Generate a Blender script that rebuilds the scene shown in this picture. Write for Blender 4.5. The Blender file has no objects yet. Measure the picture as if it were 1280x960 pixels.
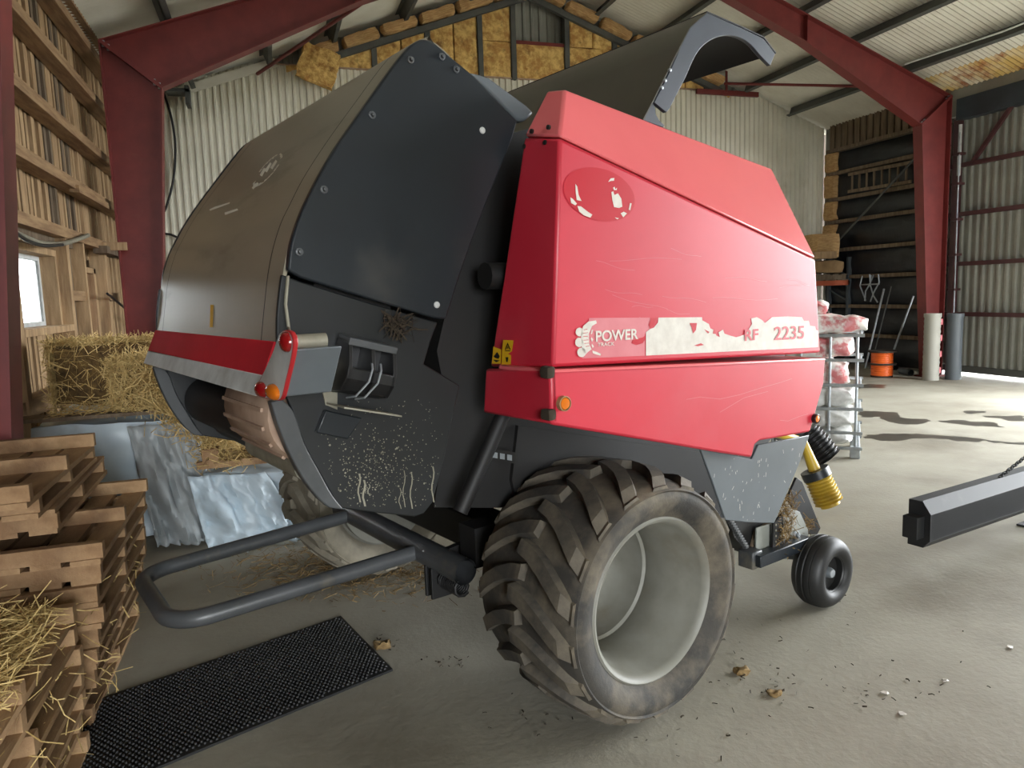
import bpy, math, random
from mathutils import Vector, Matrix, noise
random.seed(7)
PI = math.pi
SC = bpy.context.scene
COL = SC.collection

# ------------------------------------------------------------------ camera
FPX, YAW, PITCH, ROLL, MYAW, EYE = 920.0, 0.311326, 0.121939, -0.033076, 1.250068, 1.68
_f = Vector((math.sin(YAW)*math.cos(PITCH), math.cos(YAW)*math.cos(PITCH), -math.sin(PITCH)))
_r0 = Vector((math.cos(YAW), -math.sin(YAW), 0)); _u0 = _r0.cross(_f)
CR = math.cos(ROLL)*_r0 + math.sin(ROLL)*_u0
CU = -math.sin(ROLL)*_r0 + math.cos(ROLL)*_u0
CF = _f
CAMPOS = Vector((0, 0, EYE))
cam_data = bpy.data.cameras.new('camera'); cam = bpy.data.objects.new('camera', cam_data); COL.objects.link(cam)
cam_data.sensor_fit = 'HORIZONTAL'; cam_data.sensor_width = 36.0; cam_data.lens = FPX/1280*36.0
cam_data.clip_start = 0.05; cam_data.clip_end = 300
cam.matrix_world = Matrix(((CR.x, CU.x, -CF.x, 0), (CR.y, CU.y, -CF.y, 0), (CR.z, CU.z, -CF.z, EYE), (0, 0, 0, 1)))
SC.camera = cam

# ------------------------------------------------------------------ daylight and exposure
SKY = 23.0
world = bpy.data.worlds.new('overcast_sky'); SC.world = world; world.use_nodes = True
bg = world.node_tree.nodes['Background']; bg.inputs[0].default_value = (0.93, 0.97, 1.0, 1); bg.inputs[1].default_value = SKY
SC.view_settings.view_transform = 'Standard'; SC.view_settings.look = 'None'
SC.view_settings.exposure = 0.12; SC.view_settings.gamma = 1.0; SC.view_settings.use_curve_mapping = False
SC.cycles.max_bounces = 10; SC.cycles.diffuse_bounces = 6; SC.cycles.glossy_bounces = 4
SC.cycles.caustics_reflective = False; SC.cycles.caustics_refractive = False
SC.cycles.sample_clamp_indirect = 8.0
# daylight openings of the shed (sky seen through them is sampled with portals)
def portal(name, loc, rot, sx, sy):
    l = bpy.data.lights.new(name, 'AREA'); l.shape = 'RECTANGLE'; l.size = sx; l.size_y = sy
    l.cycles.is_portal = True
    o = bpy.data.objects.new(name, l); o.location = loc; o.rotation_euler = rot; COL.objects.link(o)
XL, XR = -1.85, 11.30          # inner faces of the long walls
YB, YF = 13.10, -9.0           # far gable, near gable
DOOR_Y0, DOOR_Y1, DOOR_H = 0.3, 7.2, 4.35
GATE_X0, GATE_X1, GATE_H = -1.4, 3.0, 4.2  # unseen gable opening, placed to brighten left-hand and rear-facing surfaces
portal('doorway_daylight', (XR+0.12, (DOOR_Y0+DOOR_Y1)/2, DOOR_H/2), (0, PI/2, 0), DOOR_H, DOOR_Y1-DOOR_Y0)
portal('unseen_gable_opening', ((GATE_X0+GATE_X1)/2, YF-0.12, GATE_H/2), (PI/2, 0, 0), GATE_X1-GATE_X0, GATE_H)
portal('window_daylight', (-2.12, 7.2, 1.86), (0, -PI/2, 0), 0.75, 1.5)

# ------------------------------------------------------------------ projection helpers (pixel -> direction; distance from a plane of the place)
def ray(px, py): return CR*((px-640)/FPX) - CU*((py-480)/FPX) + CF
def on_plane(px, py, n, c):
    d = ray(px, py); n = Vector(n); return CAMPOS + d*((c - n.dot(CAMPOS))/n.dot(d))
def on_floor(px, py, z=0.0): return on_plane(px, py, (0, 0, 1), z)
MF = Vector((math.sin(MYAW), math.cos(MYAW), 0)); ML = Vector((-math.cos(MYAW), math.sin(MYAW), 0))
BX0, BY0 = 2.0, 3.1
BORG = MF*BX0 + ML*BY0
def bside(px, py, y):
    """pixel on the baler's lengthwise plane y (baler coordinates)"""
    p = on_plane(px, py, ML, y+BY0); return Vector((p.dot(MF)-BX0, y, p.z))
def bcross(px, py, x):
    """pixel on the baler's crosswise plane x"""
    p = on_plane(px, py, MF, x+BX0); return Vector((x, p.dot(ML)-BY0, p.z))

# ------------------------------------------------------------------ materials
def lin(c):
    return tuple(((v/255)/12.92 if v/255 <= 0.04045 else ((v/255+0.055)/1.055)**2.4) for v in c)
MATS = {}
def mat(name, c, rough=0.6, metal=0.0, c2=None, scale=6.0, detail=5.0, lo=0.35, hi=0.65, bump=0.0, bscale=60.0, coat=0.0,
        spec=0.5, stretch=(1, 1, 1), dust=None, dscale=3.0, dlo=0.5, dhi=0.75, damt=0.7, rough2=None, coords='Object', emit=0, transmission=0.0):
    if name in MATS: return MATS[name]
    m = bpy.data.materials.new(name); m.use_nodes = True
    nt = m.node_tree; N = nt.nodes; L = nt.links
    b = N['Principled BSDF']
    b.inputs['Roughness'].default_value = rough; b.inputs['Metallic'].default_value = metal
    b.inputs['Specular IOR Level'].default_value = spec
    if coat: b.inputs['Coat Weight'].default_value = coat; b.inputs['Coat Roughness'].default_value = 0.12
    if transmission: b.inputs['Transmission Weight'].default_value = transmission
    col = lin(c)+(1,)
    b.inputs['Base Color'].default_value = col
    tc = N.new('ShaderNodeTexCoord'); mp = N.new('ShaderNodeMapping'); mp.inputs['Scale'].default_value = stretch
    L.new(tc.outputs[coords], mp.inputs['Vector'])
    def nz(sc, det):
        n = N.new('ShaderNodeTexNoise'); n.inputs['Scale'].default_value = sc; n.inputs['Detail'].default_value = det
        n.inputs['Roughness'].default_value = 0.6
        L.new(mp.outputs[0], n.inputs['Vector']); return n
    cur = None
    if c2:
        n = nz(scale, detail)
        r = N.new('ShaderNodeValToRGB'); r.color_ramp.elements[0].position = lo; r.color_ramp.elements[1].position = hi
        r.color_ramp.elements[0].color = col; r.color_ramp.elements[1].color = lin(c2)+(1,)
        L.new(n.outputs['Fac'], r.inputs['Fac']); cur = r.outputs['Color']
    if dust:
        n = nz(dscale, 8.0)
        mr = N.new('ShaderNodeMapRange'); mr.inputs[1].default_value = dlo; mr.inputs[2].default_value = dhi
        mr.inputs[3].default_value = 0; mr.inputs[4].default_value = damt
        L.new(n.outputs['Fac'], mr.inputs[0])
        mx = N.new('ShaderNodeMix'); mx.data_type = 'RGBA'
        L.new(mr.outputs[0], mx.inputs['Factor'])
        if cur: L.new(cur, mx.inputs['A'])
        else: mx.inputs['A'].default_value = col
        mx.inputs['B'].default_value = lin(dust)+(1,)
        cur = mx.outputs['Result']
        if rough2 is not None:
            mr2 = N.new('ShaderNodeMapRange'); mr2.inputs[1].default_value = dlo; mr2.inputs[2].default_value = dhi
            mr2.inputs[3].default_value = rough; mr2.inputs[4].default_value = rough2
            L.new(n.outputs['Fac'], mr2.inputs[0]); L.new(mr2.outputs[0], b.inputs['Roughness'])
    if cur: L.new(cur, b.inputs['Base Color'])
    if bump:
        n = nz(bscale, 4.0); bp = N.new('ShaderNodeBump'); bp.inputs['Strength'].default_value = bump; bp.inputs['Distance'].default_value = 0.02
        L.new(n.outputs['Fac'], bp.inputs['Height']); L.new(bp.outputs[0], b.inputs['Normal'])
    MATS[name] = m
    return m

m_concrete = mat('concrete', (172, 168, 154), 0.72, c2=(146, 140, 125), scale=0.9, detail=9, lo=0.3, hi=0.7, bump=0.15, bscale=30,
                 dust=(100, 92, 78), dscale=0.55, dlo=0.50, dhi=0.72, damt=0.75, spec=0.3)
m_yard = mat('yard_gravel', (150, 148, 140), 0.9, c2=(120, 118, 110), scale=4)
m_timber = mat('sawn_timber', (190, 160, 122), 0.8, c2=(154, 124, 90), scale=3, stretch=(6, 6, 0.7), bump=0.2, bscale=25, dust=(112, 88, 66), dscale=2.2, damt=0.7)
m_timber_y = mat('sawn_girt', (168, 138, 102), 0.8, c2=(128, 98, 70), scale=3, stretch=(6, 0.7, 6), bump=0.2, bscale=25, dust=(104, 82, 60), dscale=2, damt=0.6)
m_timber_grey = mat('weathered_timber', (128, 112, 92), 0.85, c2=(96, 80, 64), scale=3, stretch=(6, 6, 0.7), bump=0.2, bscale=25)
m_timber_back = mat('tarred_boarding', (54, 42, 31), 0.9, c2=(40, 32, 24), scale=3)
m_pallet = mat('pallet_wood', (190, 156, 116), 0.8, c2=(146, 112, 78), scale=2.2, stretch=(3, 0.8, 3), bump=0.25, bscale=30, dust=(112, 84, 60), dscale=1.8, dlo=0.45, damt=0.7)
m_frame = mat('oxide_red_steel', (116, 44, 41), 0.55, c2=(102, 37, 35), scale=4, dust=(120, 70, 60), dscale=2.5, dlo=0.6, damt=0.4)
m_rail = mat('dark_red_rail', (86, 52, 53), 0.55, c2=(74, 45, 46), scale=4)
m_purlin = mat('grey_purlin_steel', (88, 90, 86), 0.6, c2=(72, 74, 72), scale=3)
m_header = mat('blue_grey_beam', (58, 68, 76), 0.5, c2=(48, 56, 62), scale=3)
m_roof = mat('cream_roof_sheet', (222, 220, 208), 0.55, c2=(204, 200, 186), scale=1.2, dust=(190, 176, 148), dscale=0.8, dlo=0.62, damt=0.5)
m_roof_rust = mat('rusty_roof_sheet', (222, 218, 200), 0.6, c2=(210, 180, 110), scale=1.4, lo=0.35, hi=0.6, dust=(150, 84, 40), dscale=2.4, dlo=0.5, dhi=0.62, damt=0.9)
m_sheet = mat('cream_wall_sheet', (222, 219, 204), 0.5, c2=(208, 205, 189), scale=1.5, dust=(170, 162, 140), dscale=1.0, dlo=0.6, damt=0.5)
m_door_sheet = mat('grey_door_sheet', (150, 150, 140), 0.55, c2=(132, 132, 124), scale=1.5)
m_foil = mat('black_foil', (26, 30, 36), 0.38, c2=(18, 20, 24), scale=3, bump=0.5, bscale=6)
m_wool = mat('mineral_wool', (232, 198, 124), 0.95, c2=(186, 138, 76), scale=9, detail=9, lo=0.38, hi=0.62, bump=0.8, bscale=25, dust=(130, 92, 52), dscale=5, dlo=0.57, dhi=0.7, damt=0.8)
m_wool_edge = mat('mineral_wool_edge', (212, 176, 124), 0.95, c2=(176, 134, 86), scale=14, stretch=(0.6, 1, 5), bump=0.6, bscale=25)
m_black = mat('black_rubber_cable', (18, 18, 19), 0.5)
m_dark = mat('chassis_black', (16, 16, 17), 0.6, c2=(24, 22, 20), scale=5)
m_plate = mat('anthracite_paint', (35, 40, 45), 0.34, c2=(31, 35, 39), scale=2.5, dust=(74, 68, 58), dscale=2.0, dlo=0.60, dhi=0.85, damt=0.5, rough2=0.6)
m_plate_dirty = mat('anthracite_paint_splashed', (32, 34, 36), 0.42, c2=(26, 28, 29), scale=3)
m_shell = mat('brushed_grey_cover', (156, 149, 130), 0.30, c2=(138, 132, 116), scale=2.0, stretch=(1, 0.25, 1), metal=0.1, spec=0.4, dust=(128, 118, 98), dscale=4, dlo=0.6, damt=0.35, rough2=0.45)
m_greyp = mat('mid_grey_paint', (100, 106, 110), 0.36, c2=(88, 94, 98), scale=2.5, dust=(124, 118, 106), dscale=3, dlo=0.58, dhi=0.8, damt=0.5)
m_hood = mat('hood_grey_paint', (76, 82, 92), 0.35, c2=(68, 73, 82), scale=2)
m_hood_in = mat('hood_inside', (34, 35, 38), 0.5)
m_hood_back = mat('hood_back_cover', (74, 70, 58), 0.36, c2=(66, 62, 52), scale=2.0)
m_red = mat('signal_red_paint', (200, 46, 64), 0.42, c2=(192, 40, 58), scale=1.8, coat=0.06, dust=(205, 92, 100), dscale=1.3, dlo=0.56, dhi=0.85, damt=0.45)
m_red_up = mat('roof_lit_red_paint', (228, 108, 112), 0.30, c2=(222, 100, 106), scale=1.6, coat=0.15, dust=(224, 124, 126), dscale=1.2, dlo=0.55, dhi=0.85, damt=0.4)  # roof reflection on the up-facing red is put into this paler colour
m_red_patch = mat('unfaded_red', (186, 20, 40), 0.34, coat=0.2)
m_white_decal = mat('worn_white_decal', (214, 208, 198), 0.5, c2=(198, 190, 180), scale=20)
m_pink_decal = mat('pink_decal', (206, 118, 124), 0.5, c2=(198, 104, 112), scale=9)
m_yellow_stk = mat('yellow_sticker', (226, 176, 30), 0.5)
m_black_stk = mat('black_print', (22, 20, 18), 0.5)
m_white = mat('white_reflective', (222, 225, 224), 0.6, c2=(190, 192, 190), scale=6, dust=(150, 146, 134), dscale=6, dlo=0.6, damt=0.5)
m_stripred = mat('red_reflective', (206, 40, 54), 0.65, c2=(194, 34, 48), scale=4, spec=0.2)
m_lamp_red = mat('red_lens', (140, 16, 20), 0.12, coat=0.6)
m_lamp_amber = mat('amber_lens', (214, 112, 24), 0.15, coat=0.6)
m_tyre = mat('tyre_rubber', (50, 48, 45), 0.72, c2=(66, 62, 56), scale=6, bump=0.15, bscale=40, dust=(138, 126, 106), dscale=4.5, dlo=0.46, dhi=0.76, damt=0.75)
m_tyre_far = mat('tyre_rubber_muddy', (120, 114, 100), 0.8, c2=(150, 142, 124), scale=6, bump=0.2, bscale=40, dust=(96, 90, 78), dscale=4, damt=0.6)
m_tyre_blk = mat('tyre_rubber_black', (24, 24, 24), 0.5, c2=(32, 32, 31), scale=6, dust=(70, 66, 60), dscale=4, dlo=0.6, damt=0.4)
m_rim = mat('rim_grey_paint', (140, 139, 130), 0.5, c2=(122, 120, 110), scale=4, dust=(110, 96, 74), dscale=3.5, dlo=0.55, damt=0.6)
m_tube = mat('worn_grey_tube', (82, 84, 86), 0.38, c2=(66, 68, 69), scale=5, dust=(128, 120, 104), dscale=5, dlo=0.58, damt=0.6)
m_galv = mat('galvanised_steel', (178, 184, 188), 0.4, metal=0.6, c2=(150, 156, 160), scale=12)
m_galv_dull = mat('dull_galvanised', (150, 146, 130), 0.55, metal=0.2, c2=(128, 124, 108), scale=14)
m_plastic_blk = mat('black_plastic', (27, 27, 28), 0.35)
m_yellow = mat('yellow_guard', (206, 176, 62), 0.42, c2=(190, 156, 50), scale=5, dust=(120, 100, 50), dscale=6, dlo=0.58, damt=0.5)
m_roller = mat('roller_rust_dust', (176, 150, 130), 0.7, c2=(156, 128, 108), scale=10)
m_mat = mat('rubber_mat', (26, 27, 28), 0.55, c2=(34, 34, 34), scale=4)
m_straw = mat('straw', (224, 198, 138), 0.75, c2=(182, 150, 88), scale=40, lo=0.3, hi=0.7)
m_straw_core = mat('straw_core', (120, 94, 52), 0.95, c2=(70, 52, 28), scale=22, detail=8, bump=0.8, bscale=60)
m_straw_old = mat('old_straw', (150, 124, 80), 0.85, c2=(104, 82, 50), scale=40, lo=0.3, hi=0.7)
m_tarp = mat('pale_blue_film', (206, 220, 228), 0.38, c2=(190, 206, 216), scale=3, dust=(120, 122, 116), dscale=2.4, dlo=0.6, damt=0.5)
m_tarp_grey = mat('grey_film', (168, 174, 176), 0.45, c2=(146, 150, 150), scale=3)
m_bark = mat('dark_debris', (58, 48, 36), 0.95)
m_orange = mat('orange_pipe_coil', (226, 100, 30), 0.45, c2=(210, 88, 24), scale=8)
m_pipe_grey = mat('ribbed_grey_pipe', (150, 148, 138), 0.6)
m_pipe_dark = mat('dark_grey_pipe', (78, 84, 88), 0.5)
m_sack = mat('printed_sack', (226, 222, 216), 0.4, c2=(196, 110, 112), scale=5, lo=0.52, hi=0.62, bump=0.2, bscale=14)
m_sack_w = mat('white_sack', (220, 220, 216), 0.4, c2=(186, 186, 182), scale=9, bump=0.3, bscale=14)
m_wet = mat('damp_concrete', (70, 66, 58), 0.35, c2=(84, 79, 70), scale=3)
m_glass = mat('window_glass', (240, 244, 244), 0.05, transmission=1.0)
m_beam = mat('black_painted_steel', (27, 28, 29), 0.6, c2=(24, 25, 26), scale=5, dust=(56, 54, 50), dscale=6, dlo=0.6, damt=0.5)
m_rackor = mat('rack_orange', (176, 90, 62), 0.55)
m_card = mat('cardboard', (160, 130, 92), 0.85, c2=(140, 112, 78), scale=6)

# ------------------------------------------------------------------ mesh helpers
class MB:
    def __init__(s): s.v = []; s.f = []
    def add(s, vs, fs):
        o = len(s.v); s.v += [tuple(p) for p in vs]; s.f += [tuple(i+o for i in f) for f in fs]
    def box(s, a, b):
        x0, y0, z0 = a; x1, y1, z1 = b
        s.add([(x0,y0,z0),(x1,y0,z0),(x1,y1,z0),(x0,y1,z0),(x0,y0,z1),(x1,y0,z1),(x1,y1,z1),(x0,y1,z1)],
              [(0,3,2,1),(4,5,6,7),(0,1,5,4),(1,2,6,5),(2,3,7,6),(3,0,4,7)]); return s
    def obox(s, o, a, b, c):
        o, a, b, c = Vector(o), Vector(a), Vector(b), Vector(c)
        if a.cross(b).dot(c) < 0: a, b = b, a
        p = [o, o+a, o+a+b, o+b, o+c, o+a+c, o+a+b+c, o+b+c]
        s.add(p, [(0,3,2,1),(4,5,6,7),(0,1,5,4),(1,2,6,5),(2,3,7,6),(3,0,4,7)]); return s
    def bar(s, p, q, w, h, up=(0, 0, 1)):
        p, q = Vector(p), Vector(q); d = (q-p); up = Vector(up)
        sd = d.cross(up).normalized(); u = sd.cross(d).normalized()
        return s.obox(p-sd*w/2-u*h/2, sd*w, u*h, d)
    def prism(s, A, B):
        n = len(A)
        s.add(list(A)+list(B), [tuple(range(n-1, -1, -1)), tuple(range(n, 2*n))]+[(i, (i+1) % n, n+(i+1) % n, n+i) for i in range(n)]); return s
    def sheet(s, A, B):
        """open strip between two polylines"""
        n = len(A); s.add(list(A)+list(B), [(i, i+1, n+i+1, n+i) for i in range(n-1)]); return s
    def tube(s, path, r, n=10, caps=True):
        path = [Vector(p) for p in path]; rings = []
        ref = None
        for i, p in enumerate(path):
            d = (path[min(i+1, len(path)-1)]-path[max(i-1, 0)]).normalized()
            if ref is None:
                ref = Vector((0, 0, 1)) if abs(d.z) < 0.9 else Vector((1, 0, 0))
            a = (ref-d*ref.dot(d)).normalized(); b = d.cross(a); ref = a
            rr = r[i] if isinstance(r, (list, tuple)) else r
            rings.append([p+(a*math.cos(2*PI*k/n)+b*math.sin(2*PI*k/n))*rr for k in range(n)])
        o = len(s.v)
        vs = [tuple(q) for ring in rings for q in ring]
        fs = []
        for i in range(len(rings)-1):
            for k in range(n):
                fs.append((i*n+k, i*n+(k+1) % n, (i+1)*n+(k+1) % n, (i+1)*n+k))
        if caps:
            fs.append(tuple(range(n-1, -1, -1))); fs.append(tuple((len(rings)-1)*n+k for k in range(n)))
        s.add(vs, fs); return s
    def rev(s, prof, c=(0, 0, 0), axis='y', n=48, close=False):
        """revolve (radius, along-axis) profile"""
        c = Vector(c); vs = []; fs = []; m = len(prof)
        for i in range(n):
            a = 2*PI*i/n; ca, sa = math.cos(a), math.sin(a)
            for r, h in prof:
                if axis == 'y': vs.append(c+Vector((r*sa, h, r*ca)))
                elif axis == 'z': vs.append(c+Vector((r*ca, r*sa, h)))
                else: vs.append(c+Vector((h, r*ca, r*sa)))
        for i in range(n):
            j = (i+1) % n
            for k in range(m if close else m-1):
                l = (k+1) % m
                fs.append((i*m+k, i*m+l, j*m+l, j*m+k))
        s.add(vs, fs); return s
    def data(s, name, m, smooth=35):
        me = bpy.data.meshes.new(name); me.from_pydata(s.v, [], s.f); me.update()
        import bmesh
        bm = bmesh.new(); bm.from_mesh(me); bmesh.ops.recalc_face_normals(bm, faces=bm.faces); bm.to_mesh(me); bm.free()
        if m: me.materials.append(m)
        if smooth:
            me.polygons.foreach_set('use_smooth', [True]*len(me.polygons)); me.set_sharp_from_angle(angle=math.radians(smooth))
        return me
    def build(s, name, m, parent=None, smooth=35, bevel=0, loc=None, label=None):
        o = bpy.data.objects.new(name, s.data(name, m, smooth)); COL.objects.link(o)
        if parent: o.parent = parent
        if loc: o.location = loc
        if bevel:
            b = o.modifiers.new('edge', 'BEVEL'); b.width = bevel; b.segments = 2; b.limit_method = 'ANGLE'; b.angle_limit = math.radians(40)
        if label: o['label'] = label
        return o
def linked(name, me, parent=None, loc=(0, 0, 0), rot=(0, 0, 0)):
    o = bpy.data.objects.new(name, me); COL.objects.link(o); o.location = loc; o.rotation_euler = rot
    if parent: o.parent = parent
    return o
def thing(name, label, cat, loc=(0, 0, 0), rotz=0.0, group=None):
    o = bpy.data.objects.new(name, None); COL.objects.link(o); o.location = loc; o.rotation_euler = (0, 0, rotz); o.empty_display_size = 0.1
    o['label'] = label; o['category'] = cat
    if group: o['group'] = group
    return o
def tag(o, label, cat, group=None, kind=None):
    o['label'] = label; o['category'] = cat
    if group: o['group'] = group
    if kind: o['kind'] = kind
    return o
def struct(o, label=None):
    o['kind'] = 'structure'
    if label: o['label'] = label
    return o
def lumpy(name, a, b, cuts, amp, scale, m, parent=None, seed=0.0, rnd=0.0, loc=None, fold=None):
    """a box with rounded, uneven sides; a, b opposite corners"""
    import bmesh
    bm = bmesh.new(); bmesh.ops.create_cube(bm, size=2.0)
    bmesh.ops.subdivide_edges(bm, edges=bm.edges[:], cuts=cuts, use_grid_fill=True)
    c = (Vector(a)+Vector(b))/2; h = (Vector(b)-Vector(a))/2
    for v in bm.verts:
        p = v.co.copy()
        if rnd:
            s = p.normalized()*1.25
            p = p.lerp(Vector((max(-1, min(1, s.x)), max(-1, min(1, s.y)), max(-1, min(1, s.z)))), rnd)
        q = Vector((p.x*h.x, p.y*h.y, p.z*h.z))
        d = noise.noise_vector((q+c)*scale+Vector((seed, seed*1.7, seed*0.3)))
        q = q+d*amp+noise.noise_vector((q+c)*scale*2.7+Vector((seed, 3, 1)))*amp*0.4
        if fold: q = q+fold(q+c, p)
        v.co = q+c
    me = bpy.data.meshes.new(name); bm.to_mesh(me); bm.free(); me.materials.append(m)
    me.polygons.foreach_set('use_smooth', [True]*len(me.polygons)); me.set_sharp_from_angle(angle=math.radians(50))
    o = bpy.data.objects.new(name, me); COL.objects.link(o)
    if parent: o.parent = parent
    if loc: o.location = loc
    return o
def strands(n, pick, length, width, rnd, flat=0.0):
    """thin bent blades of straw; pick() gives (point, normal)"""
    mb = MB()
    for _ in range(n):
        p, nm = pick(rnd)
        p = Vector(p); nm = Vector(nm)
        d = Vector((rnd.gauss(0, 1), rnd.gauss(0, 1), rnd.gauss(0, 1))).normalized()
        d = (d-nm*d.dot(nm)*(1-0.35)).normalized() if flat else d
        if flat: d = (d+nm*rnd.uniform(-0.05, flat)).normalized()
        L = length*rnd.uniform(0.4, 1.2); w = width*rnd.uniform(0.6, 1.3)
        s = d.cross(Vector((rnd.gauss(0, 1), rnd.gauss(0, 1), rnd.gauss(0, 1)))).normalized()*w/2
        bend = Vector((rnd.gauss(0, 1), rnd.gauss(0, 1), rnd.gauss(0, 1)))*L*0.08
        a, b, c = p-d*L/2, p+bend, p+d*L/2
        mb.add([a-s, a+s, b+s, b-s, c+s, c-s], [(0, 1, 2, 3), (3, 2, 4, 5)])
    return mb
def surf_pick(a, b, front=1.0):
    a, b = Vector(a), Vector(b); d = b-a
    areas = [d.y*d.z, d.y*d.z, d.x*d.z*front, d.x*d.z, d.x*d.y*1.3]
    def pick(r):
        k = r.choices(range(5), areas)[0]; u, v = r.random(), r.random()
        if k == 0: return (a.x, a.y+u*d.y, a.z+v*d.z), (-1, 0, 0)
        if k == 1: return (b.x, a.y+u*d.y, a.z+v*d.z), (1, 0, 0)
        if k == 2: return (a.x+u*d.x, a.y, a.z+v*d.z), (0, -1, 0)
        if k == 3: return (a.x+u*d.x, b.y, a.z+v*d.z), (0, 1, 0)
        return (a.x+u*d.x, a.y+v*d.y, b.z), (0, 0, 1)
    return pick

# ================================================================== THE SHED
SLOPE = 0.36
XMID = (XL+XR)/2
def z_rafter(x): return 4.74+SLOPE*min(x+1.75, 11.2-x)      # top of rafters
def z_roof(x): return z_rafter(x)+0.21

floor = MB().box((XL-0.25, YF-0.2, -0.2), (XR+0.3, YB+0.36, 0)).build('floor', m_concrete, smooth=0)
struct(floor, 'grey worn concrete shed floor with dust and stains')
yard = MB().box((-45, -60, -0.5), (70, 60, -0.21)).build('ground', m_yard, smooth=0)
struct(yard, 'pale gravel yard outside the shed')

def corrugated(name, m, parent, u0, u1, pitch, depth, f, kind='sine', rows=((0, 1),)):
    """f(u, w, t) -> point; u runs across the ribs, w is the rib height, t runs along the ribs 0..1"""
    prof = []
    n = max(1, round((u1-u0)/pitch)); p = (u1-u0)/n
    for i in range(n):
        if kind == 'sine':
            for k in range(6): prof.append((u0+(i+k/6)*p, depth/2*math.cos(2*PI*k/6)))
        else:
            for k, w in ((0, 0), (0.5, 0), (0.62, depth), (0.88, depth)): prof.append((u0+(i+k)*p, w))
    prof.append((u1, prof[0][1]))
    mb = MB(); mb.sheet([f(u, w, 0) for u, w in prof], [f(u, w, 1) for u, w in prof])
    return mb.build(name, m, parent, smooth=40 if kind == 'sine' else 0)

# ---- far gable: corrugated sheets below, mineral wool between steel posts above
gp = [(XL-0.3, 0), (XR+0.3, 0), (XR+0.3, 4.95), (XMID, z_roof(XMID)+0.1), (XL-0.3, 4.95)]
wall_back = MB().prism([(x, YB+0.30, z) for x, z in gp], [(x, YB+0.36, z) for x, z in gp]).build('wall_back', m_timber_back, smooth=0)
struct(wall_back, 'far gable wall of cream ribbed steel sheets with yellow mineral wool above')
WOOLZ = 5.52
def gable_sheet(x0, x1):
    def f(u, w, t):
        return (u, YB+0.03-w, 0.0 if t == 0 else min(WOOLZ, z_roof(u)-0.03))
    return corrugated('wall_sheet', m_sheet, wall_back, x0, x1, 0.117, 0.028, f, 'trap')
xs = [XL+0.02+i*(XR-XL-0.04)/13 for i in range(14)]
for a, b in zip(xs, xs[1:]): gable_sheet(a, b)
# outer gable sheeting behind the wool
def f_out(u, w, t): return (u, YB+0.23-w, WOOLZ-0.1 if t == 0 else z_roof(u))
corrugated('outer_sheet', m_door_sheet, wall_back, 0.0, 9.4, 0.16, 0.03, f_out, 'trap')
def batt(x0, x1, z0, z1f, seed, y0=YB-0.02, m=None):
    """a mineral wool batt: front face of uneven wool with real thickness"""
    nx, nz_ = 10, 8; th = 0.12; mb = MB(); vs = []; fs = []
    for j in range(nz_+1):
        for i in range(nx+1):
            x = x0+(x1-x0)*i/nx; zt = z1f(x); z = z0+(zt-z0)*j/nz_
            e = 1 if 0 < i < nx and 0 < j < nz_ else 0
            y = y0-(0.035*noise.noise(Vector((x*4, seed, z*4)))+0.02*noise.noise(Vector((x*11, seed, z*11))))*e-0.02*e
            vs.append((x+(0.01*noise.noise(Vector((x*7, z*7, seed)))), y, z+0.012*noise.noise(Vector((z*6, x*6, seed+4)))))
    k = nx+1
    for j in range(nz_):
        for i in range(nx): fs.append((j*k+i, j*k+i+1, (j+1)*k+i+1, (j+1)*k+i))
    per = [i for i in range(k)]+[j*k+nx for j in range(1, nz_+1)]+[nz_*k+i for i in range(nx-1, -1, -1)]+[j*k for j in range(nz_-1, 0, -1)]
    o = len(vs); vs += [(vs[p][0], y0+th, vs[p][2]) for p in per]
    for a in range(len(per)):
        b = (a+1) % len(per); fs.append((per[a], per[b], o+b, o+a))
    mb.add(vs, fs)
    return mb.build('insulation_batt', m or m_wool, wall_back, smooth=60)
posts = [1.95, 2.88, 3.82, 4.44, 5.47, 6.43, 7.5, 8.4]
for i, x in enumerate(posts):
    zt = z_rafter(x)-0.1
    MB().box((x-0.045, YB-0.07, WOOLZ-0.02), (x+0.045, YB+0.1, zt)).build('gable_post', m_purlin, wall_back, smooth=0, bevel=0.004)
zmid = 6.13
edges = [0.45]+posts+[9.0]
sd = 1.0
for a, b in zip(edges, edges[1:]):
    a2, b2 = a+0.05, b-0.05; sd += 1.3
    top = lambda x: z_rafter(x)-0.14
    if min(top(a2), top(b2)) > zmid+0.2:
        batt(a2, b2, WOOLZ, lambda x: zmid, sd)
        if not (4.4 < a < 4.5):
            if b-a > 0.8:
                mid = a2+(b2-a2)*0.55
                batt(a2, mid-0.01, zmid+0.015, top, sd+3); batt(mid+0.01, b2, zmid+0.015, top, sd+5)
            else:
                batt(a2, b2, zmid+0.015, top, sd+3)
    else:
        mid = a2+(b2-a2)*0.5
        batt(a2, mid-0.01, WOOLZ, top, sd); batt(mid+0.01, b2, WOOLZ, top, sd+2)
MB().bar((0.2, YB-0.03, WOOLZ), (9.2, YB-0.03, WOOLZ), 0.03, 0.02).build('sheet_capping', m_roller, wall_back, smooth=0)
MB().bar((4.46, YB-0.0, zmid+0.02), (5.45, YB-0.0, zmid+0.02), 0.06, 0.06).build('gable_rail', m_frame, wall_back, smooth=0)
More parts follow.
